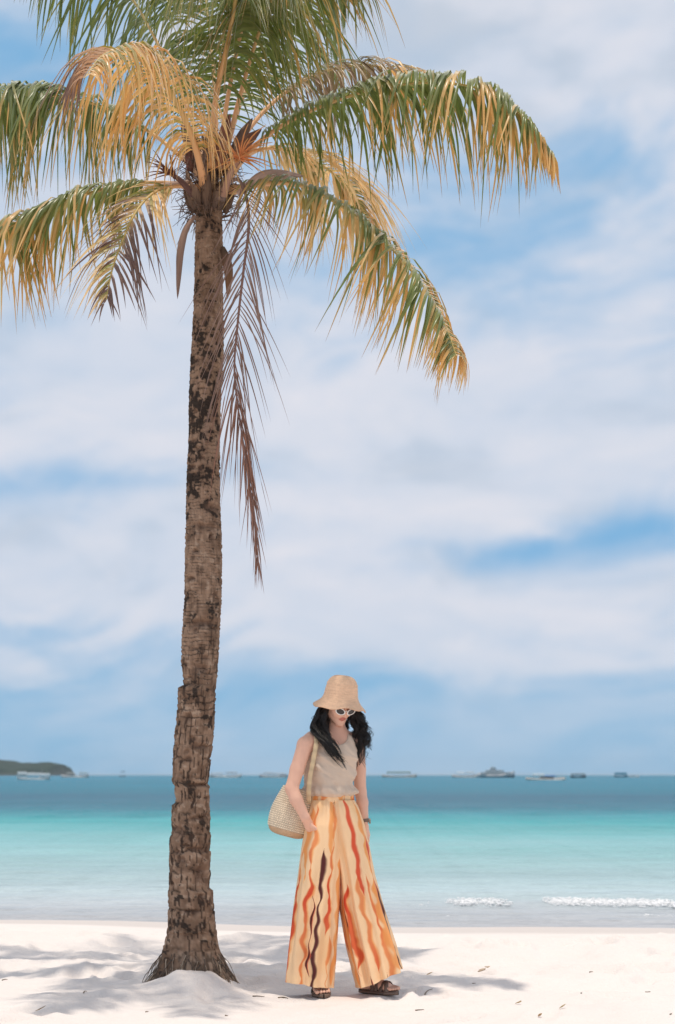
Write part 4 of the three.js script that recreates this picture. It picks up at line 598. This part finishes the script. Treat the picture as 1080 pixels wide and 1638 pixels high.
// sandals
feet.forEach((f, k) => {
  const g = new THREE.Group(); g.name = 'sandal'; person.add(g);
  const [heel, ball, dir] = f, ac = V(dir.z, 0, -dir.x), leather = mat([0.16, 0.105, 0.08], 0.65), side = k ? 1 : -1;
  const s = new Soup(), n = 40, at = (u, w, y) => V(mix(heel[0] - dir.x * 0.04, ball[0] + dir.x * 0.068, u) + ac.x * w, y, mix(heel[2] - dir.z * 0.04, ball[2] + dir.z * 0.068, u) + ac.z * w);
  const half = u => 0.047 * Math.min(1, Math.sqrt(Math.max(0, Math.sin(Math.PI * clamp(u, 0.001, 0.999)))) * 1.15) * (0.78 + 0.3 * smooth(0.3, 0.75, u));
  for (let i = 0; i <= n; i++) { const u = i / n, h = half(u); for (const [w, y] of [[-1, 0.002], [-1.03, 0.01], [-1, 0.021], [1, 0.021], [1.03, 0.01], [1, 0.002]]) { const v = at(u, w * h, y); s.v(v.x, v.y, v.z); } }
  for (let i = 0; i < n; i++) for (let a = 0; a < 6; a++) { const b = i * 6; s.quad(b + a, b + (a + 1) % 6, b + 6 + (a + 1) % 6, b + 6 + a); }
  add('sole', s.geo(), leather, g);
  for (const [u0, u1, hgt] of [[0.62, 0.78, 0.068], [0.78, 0.62, 0.070], [0.50, 0.54, 0.080], [0.40, 0.42, 0.094]]) {
    const P = []; for (let i = 0; i <= 12; i++) { const t = i / 12, q = t * 2 - 1, u = mix(u0, u1, t); P.push(at(u, q * half(u) * 0.98, 0.018 + (hgt - 0.018) * (1 - Math.abs(q) ** 3.2))); }
    const b = new Soup(); b.tube(P, () => 0.0115, 8, () => [1, 1, 1], 0.28, V(0, 1, 0)); const bg = b.geo(); bg.deleteAttribute('color'); add('strap', bg, leather, g);
  }
});

// ------------------------------------------------------------------ woven straw bag hanging from her shoulder
{
  const bag = thing('straw_bag', 'cream woven straw shoulder bag with tan base on her arm', 'bag', [-0.27, 0.83, -8.47]);
  const base = V(-0.288 + 0.27, 0.868 - 0.83 - 0.028, 0.0), ax = V(0.26, 0.96, 0.0).normalize(), ex = V(0.96, -0.26, 0).normalize(), ez = V(0, 0, 1);
  const prof = [[0.0, 0.002], [0.0, 0.06], [0.012, 0.093], [0.035, 0.108], [0.08, 0.117], [0.13, 0.117], [0.18, 0.108], [0.23, 0.094], [0.262, 0.083], [0.266, 0.078], [0.255, 0.076], [0.2, 0.09]];
  const C = new THREE.CatmullRomCurve3(prof.map(([h, r]) => V(r, h, 0))), nr = 210, nc = 420, s = new Soup(), s2 = new Soup();
  const make = (soup, t0, t1, rows, weave) => {
    for (let j = 0; j <= rows; j++) { const q = C.getPoint(mix(t0, t1, j / rows)); for (let i = 0; i <= nc; i++) {
      const a = (i % nc) / nc * 2 * Math.PI, row = q.y / 0.0115, col = a / (2 * Math.PI) * 66 + (Math.floor(row) % 2) * 0.5, fx = col - Math.floor(col), fy = row - Math.floor(row);
      let k, c; if (weave) { const b = Math.sin(Math.PI * fx) ** 0.6 * Math.sin(Math.PI * fy) ** 0.6; k = 0.005 * b; const v = 1 + 0.12 * noise3(Math.floor(col) * 3.1, Math.floor(row) * 5.7, 1); c = mix3([0.36, 0.25, 0.16], [0.82 * v, 0.69 * v, 0.52 * v], smooth(0.18, 0.5, b)); }
      else { k = 0.0016 * Math.sin(q.x / 0.006 * 2 * Math.PI + q.y / 0.006 * 6.28); const v = 1 + 0.08 * noise3(Math.sin(a) * 20, q.x * 90 + q.y * 90, Math.cos(a) * 20); c = [0.66 * v, 0.44 * v, 0.27 * v]; }
      const rr = q.x + k + 0.006 * noise3(Math.sin(a) * 1.5, q.y * 9, Math.cos(a) * 1.5), X = Math.sin(a) * rr, Z = Math.cos(a) * rr * 0.72;
      soup.v(base.x + ax.x * q.y + ex.x * X + ez.x * Z, base.y + ax.y * q.y + ex.y * X, base.z + Z, c); } }
    for (let j = 0; j < rows; j++) for (let i = 0; i < nc; i++) soup.quad(j * (nc + 1) + i, j * (nc + 1) + i + 1, (j + 1) * (nc + 1) + i + 1, (j + 1) * (nc + 1) + i);
  };
  make(s, 0.265, 1, nr, true); make(s2, 0, 0.265, 60, false);
  const straw = mat([1, 1, 1], 0.85, { vertexColors: true });
  const body = add('woven_body', s.geo(), straw, bag); add('base', s2.geo(), straw, body);
  const L = p => V(p[0] + 0.27, p[1] - 0.83, p[2]);
  const braid = (pts) => { const P = curve(pts, 70).map(p => L([p.x, p.y, p.z])), b = new Soup(); b.tube(P, t => 0.0135 + 0.0007 * Math.sin(t * 330), 10, t => { const q = 1 + 0.10 * Math.sin(t * 330) + 0.1 * noise3(t * 80, 1, 1); return [0.60 * q, 0.45 * q, 0.275 * q]; }, 0.5, V(0, 0, 1)); add('strap', b.geo(), straw, bag); };
  braid([[-0.155, 1.02, 0.075], [-0.158, 1.08, 0.118], [-0.15, 1.165, 0.126], [-0.133, 1.25, 0.128], [-0.118, 1.335, 0.118], [-0.116, 1.39, 0.088], [-0.12, 1.432, 0.03], [-0.13, 1.40, -0.04], [-0.145, 1.30, -0.10], [-0.165, 1.15, -0.11], [-0.19, 1.07, -0.07]]);
}

// ------------------------------------------------------------------ boats at anchor off the beach
function boat(px, D, L, o, label) {
  const g = thing('outrigger_boat', label, 'boat', [(px - 540) * D * 0.985 / 2400, SEA, -D], 'boats anchored off the beach');
  g.rotation.y = o.turn || 0; const H = o.h || L * 0.09, m = c => mat(c, 0.55);
  const s = new Soup(), n = 20, half = u => o.beam ? o.beam * Math.sin(Math.PI * clamp(0.03 + 0.94 * u)) ** 0.5 : L * 0.05 * Math.sin(Math.PI * clamp(0.03 + 0.94 * u)) ** 0.5;
  for (let i = 0; i <= n; i++) { const u = i / n, x = (u - 0.5) * L, sheer = H * (0.75 + 1.6 * Math.abs(u - 0.5) ** 2 * 2 + (u > 0.5 ? (o.bow || 0.5) * (u - 0.5) : 0)), w = half(u); for (const [a, b] of [[-1, 1], [-0.8, 0.35], [0, -0.3], [0.8, 0.35], [1, 1], [0, 0.8]]) s.v(x, b > 0 ? sheer * b : H * b, w * a); }
  for (let i = 0; i < n; i++) for (let a = 0; a < 6; a++) { const b = i * 6, a2 = (a + 1) % 6; s.quad(b + a, b + a2, b + 6 + a2, b + 6 + a); }
  add('hull', s.geo(), m(o.hull), g);
  for (const [a, b, y, t, c, arch] of o.roofs || []) {
    const w = half(0.5) * 1.5, sp = new THREE.Shape(); sp.moveTo(-w, 0); sp.quadraticCurveTo(0, (arch || 0.15) * 2 * w, w, 0); sp.lineTo(w, -t); sp.quadraticCurveTo(0, (arch || 0.15) * 2 * w - t, -w, -t);
    const e = new THREE.ExtrudeGeometry(sp, { depth: (b - a) * L, bevelEnabled: false }); e.rotateY(Math.PI / 2); e.translate(a * L - L / 2, y, 0); add('canopy', e, m(c), g);
    for (const x of [a + 0.02, (a + b) / 2, b - 0.02]) for (const z of [-1, 1]) { const p = new THREE.CylinderGeometry(0.06 * L / 12, 0.06 * L / 12, y, 6); p.translate(x * L - L / 2, y / 2, z * w * 0.86); add('post', p, m([0.5, 0.5, 0.48]), g); }
  }
  for (const [a, b, y0, y1, c, tp] of o.cabins || []) { const w = half(0.5) * 0.8, sp = new THREE.Shape(); sp.moveTo(a * L - L / 2, y0); sp.lineTo(b * L - L / 2, y0); sp.lineTo((b - (tp || 0.01)) * L - L / 2, y1); sp.lineTo((a + (tp || 0.01)) * L - L / 2, y1); const e = new THREE.ExtrudeGeometry(sp, { depth: 2 * w, bevelEnabled: true, bevelSize: 0.05, bevelThickness: 0.05 }); e.translate(0, 0, -w); const cab = add('cabin', e, m(c), g); const wn = Math.max(2, Math.floor((b - a) * 12)); for (let k = 0; k < wn; k++) { const p = new THREE.BoxGeometry((b - a) * L / wn * 0.6, (y1 - y0) * 0.4, 0.08); p.translate((a + (b - a) * (k + 0.5) / wn) * L - L / 2, mix(y0, y1, 0.6), w + 0.09); add('window', p, m([0.05, 0.06, 0.07]), cab); } }
  if (o.out !== false) for (const z of [-1, 1]) { const q = new Soup(), y = H * 0.25; q.tube(curve([[-L * 0.4, y + 0.2, z * L * 0.2], [0, y, z * L * 0.22], [L * 0.36, y, z * L * 0.22], [L * 0.46, y + H * 0.6, z * L * 0.2]], 12), () => 0.012 * L, 6, () => [1, 1, 1]); for (const x of [-0.25, 0.2]) q.tube([V(x * L, H * 1.1, 0), V(x * L, H * 0.9, z * L * 0.12), V(x * L, y, z * L * 0.22)], () => 0.007 * L, 6, () => [1, 1, 1]); const qg = q.geo(); qg.deleteAttribute('color'); add('outrigger', qg, m(o.float || [0.7, 0.7, 0.68]), g); }
  for (const [x, h] of o.masts || []) { const p = new THREE.CylinderGeometry(0.004 * L, 0.007 * L, h, 6); p.translate((x - 0.5) * L, h / 2, 0); add('mast', p, m([0.45, 0.45, 0.45]), g); }
  return g;
}
const WH = [0.8, 0.8, 0.8], GY = [0.52, 0.52, 0.52], TL = [0.12, 0.25, 0.30], DK = [0.07, 0.08, 0.1];  // boat greys carry the fade of distant haze in the colour itself
boat(54, 540, 11.6, { hull: [0.62, 0.66, 0.66], h: 0.8, roofs: [[0.02, 0.28, 2.6, 0.75, WH, 0.1], [0.31, 0.70, 2.3, 0.75, WH, 0.1], [0.72, 0.98, 2.1, 0.75, WH, 0.1]], float: WH, masts: [[0.75, 3.6]] }, 'white outrigger boat with three white canopy rolls before the headland');
boat(120, 1050, 19, { hull: GY, h: 1.3, roofs: [[0.2, 0.5, 3.0, 0.3, [0.42, 0.44, 0.42]], [0.68, 0.95, 3.2, 0.4, [0.30, 0.36, 0.34]]], masts: [[0.3, 5], [0.7, 4.6]] }, 'grey outrigger boat at the foot of the headland cliff');
boat(196, 1500, 6, { hull: DK, h: 0.8, out: false, masts: [[0.5, 5.5]], roofs: [[0.2, 0.9, 5.4, 0.9, [0.3, 0.36, 0.4]]] }, 'tiny lone boat with a tall sunshade on the open horizon');
boat(361, 1100, 23, { hull: GY, h: 1.3, roofs: [[0.05, 0.4, 3.0, 0.4, [0.5, 0.5, 0.5]], [0.55, 0.85, 3.6, 0.5, [0.36, 0.38, 0.4]]], masts: [[0.5, 5]] }, 'grey outrigger boat just beside the palm trunk on the horizon');
boat(437, 1100, 20, { hull: [0.33, 0.33, 0.36], h: 1.4, roofs: [[0.15, 0.5, 3.3, 0.6, [0.42, 0.42, 0.44]], [0.52, 0.9, 2.8, 0.5, [0.45, 0.45, 0.45]]], masts: [[0.35, 4.6]] }, 'low grey boat seen over the straw bag on the horizon');
boat(577, 1200, 9, { hull: GY, h: 1.0, roofs: [[0.2, 0.8, 2.4, 0.3, [0.5, 0.5, 0.5]]] }, 'small grey boat beside the woman\'s hanging arm on the horizon');
boat(639, 1100, 25, { hull: [0.40, 0.40, 0.38], h: 1.3, roofs: [[0.14, 0.82, 3.9, 0.9, [0.26, 0.33, 0.30]]], float: [0.5, 0.5, 0.48] }, 'long outrigger boat under one flat grey green canopy');
boat(744, 1050, 18, { hull: GY, h: 1.4, roofs: [[0.2, 0.48, 3.6, 0.5, WH], [0.55, 0.85, 3.7, 0.5, [0.6, 0.62, 0.62]]], masts: [[0.1, 4]] }, 'grey boat with pale canopies moored behind the tall cruiser');
boat(794, 1000, 24, { hull: [0.5, 0.51, 0.53], h: 2.0, bow: 1.3, beam: 2.4, out: false, cabins: [[0.05, 0.9, 1.6, 3.4, [0.62, 0.62, 0.62], 0.04], [0.18, 0.72, 3.4, 4.9, [0.66, 0.66, 0.66], 0.1], [0.32, 0.5, 4.9, 6.6, [0.58, 0.58, 0.58], 0.05]], masts: [[0.4, 7.8]] }, 'tall grey passenger cruiser with stacked decks on the horizon');
boat(818, 980, 4, { hull: DK, h: 1.1, out: false }, 'small dark dinghy at the bow of the grey cruiser');
boat(873, 500, 13, { hull: [0.62, 0.52, 0.45], h: 0.55, roofs: [[0.18, 0.46, 1.95, 0.5, WH, 0.08], [0.46, 0.74, 1.5, 0.25, [0.10, 0.25, 0.55], 0.08]], cabins: [[0.35, 0.7, 0.5, 1.0, [0.55, 0.30, 0.2], 0.01]], float: [0.78, 0.76, 0.72], masts: [[0.8, 1.9], [0.9, 2.1]] }, 'outrigger boat with white and blue canopy and pale floats');
boat(925, 900, 9, { hull: DK, h: 1.0, out: false, roofs: [[0.05, 0.95, 2.0, 0.35, [0.10, 0.16, 0.2], 0.9]] }, 'dark boat under a rounded arched canopy');
boat(993, 1150, 10, { hull: TL, h: 1.1, out: false, roofs: [[0.05, 0.95, 3.4, 1.5, [0.06, 0.24, 0.33], 0.05]] }, 'boat under a square teal canopy near the sea horizon');
boat(1014, 1200, 8, { hull: GY, h: 0.8, roofs: [[0.2, 0.6, 1.8, 0.3, [0.5, 0.5, 0.5]]], masts: [[0.8, 3.2]] }, 'small grey boat moored next to the teal canopied boat');

// ------------------------------------------------------------------ bits of dry palm litter on the sand
{
  const r = rng(91);
  const spots = [[0.93, -8.05, 0.055, 0.9, 1], [1.13, -7.85, 0.035, 0.2, 1], [1.0, -7.72, 0.028, 0.8, 1], [-1.50, -7.9, 0.055, -0.25, 1], [0.42, -8.0, 0.045, 0.3, 0], [1.35, -8.6, 0.03, 0.4, 0], [1.32, -8.45, 0.02, 1.2, 0], [0.55, -9.3, 0.035, 0.1, 1], [0.33, -9.9, 0.09, 0.1, 2], [0.88, -9.5, 0.05, 0.4, 2], [1.5, -9.2, 0.03, 0.7, 0], [1.75, -8.8, 0.03, 0.2, 0], [1.62, -7.6, 0.02, 0.9, 0], [-0.12, -8.62, 0.02, 0, 0], [-0.28, -8.32, 0.05, -0.9, 0], [-0.30, -8.34, 0.04, 0.7, 0], [-1.05, -8.95, 0.035, 1.3, 0], [-1.9, -8.9, 0.03, 0.4, 0], [-1.35, -8.35, 0.03, 1.2, 0], [0.95, -9.9, 0.04, 0.2, 2], [-0.42, -8.3, 0.06, 0.12, 0], [0.5, -8.55, 0.10, 1.1, 0], [1.85, -9.6, 0.03, 0.3, 0], [2.0, -9.1, 0.03, 0.5, 1], [-2.2, -9.6, 0.03, 0.3, 0], [1.4, -9.7, 0.03, 0.6, 0], [0.78, -8.9, 0.02, 0.6, 0], [-0.55, -7.75, 0.015, 0.4, 0], [-0.95, -7.8, 0.015, 0.4, 0]];
  const kinds = [['twig', 'twig', 'thin dry brown twig lying on the white sand'], ['leaf_scrap', 'leaf', 'curled brown scrap of dry leaf on the white sand'], ['husk_bit', 'husk', 'pale tan bit of husk half buried in the sand']];
  for (const [x, z, l, a, k] of spots) {
    const s = new Soup(), y = groundY(x, z), c = k === 0 ? mix3([0.10, 0.07, 0.05], [0.24, 0.18, 0.13], r()) : k === 1 ? mix3([0.26, 0.14, 0.06], [0.34, 0.24, 0.10], r()) : [0.46, 0.36, 0.27];
    const bend = (r() - 0.5) * 0.6, P = []; for (let i = 0; i <= 6; i++) { const t = i / 6 - 0.5, q = bend * l * (0.25 - t * t) * 2, X = x + Math.cos(a) * t * l * 1.05 - Math.sin(a) * q, Z = z - Math.sin(a) * t * l * 1.05 - Math.cos(a) * q; P.push(V(X - x, groundY(X, Z) - y + (k ? 0.006 : 0.003) + (k === 1 ? 0.018 * (t + 0.5) * 0.7 : 0), Z - z)); }
    s.tube(P, t => k === 0 ? 0.0028 * (1.2 - 0.7 * t) : k === 1 ? 0.008 * Math.sin(Math.PI * clamp(0.08 + 0.86 * t)) : 0.014 * Math.sin(Math.PI * clamp(0.1 + 0.8 * t)) * (1 + 0.3 * noise3(t * 9, x, z)), 7, t => c.map(q => q * (1 + 0.2 * noise3(t * 8, x * 9, 2))), k === 1 ? 0.3 : k === 2 ? 0.6 : 1, V(0, 1, 0));
    const [nm, cat, common] = kinds[k], label = Math.hypot(x + 0.3, z + 8.33) < 0.06 ? 'thin crossed twigs lying by the hem of the patterned trousers' : k === 1 && x < 0 ? 'dry brown leaf scrap lying on the sand beside the palm shade' : common; const o = add(nm, s.geo(), dryMat); o.position.set(x, y, z); tag(o, label, cat, 'dry palm litter scattered on the sand');
  }
}
scene.fog = new THREE.FogExp2(new THREE.Color().setRGB(0.62, 0.74, 0.86), 0.000018);
renderer.render(scene, camera);
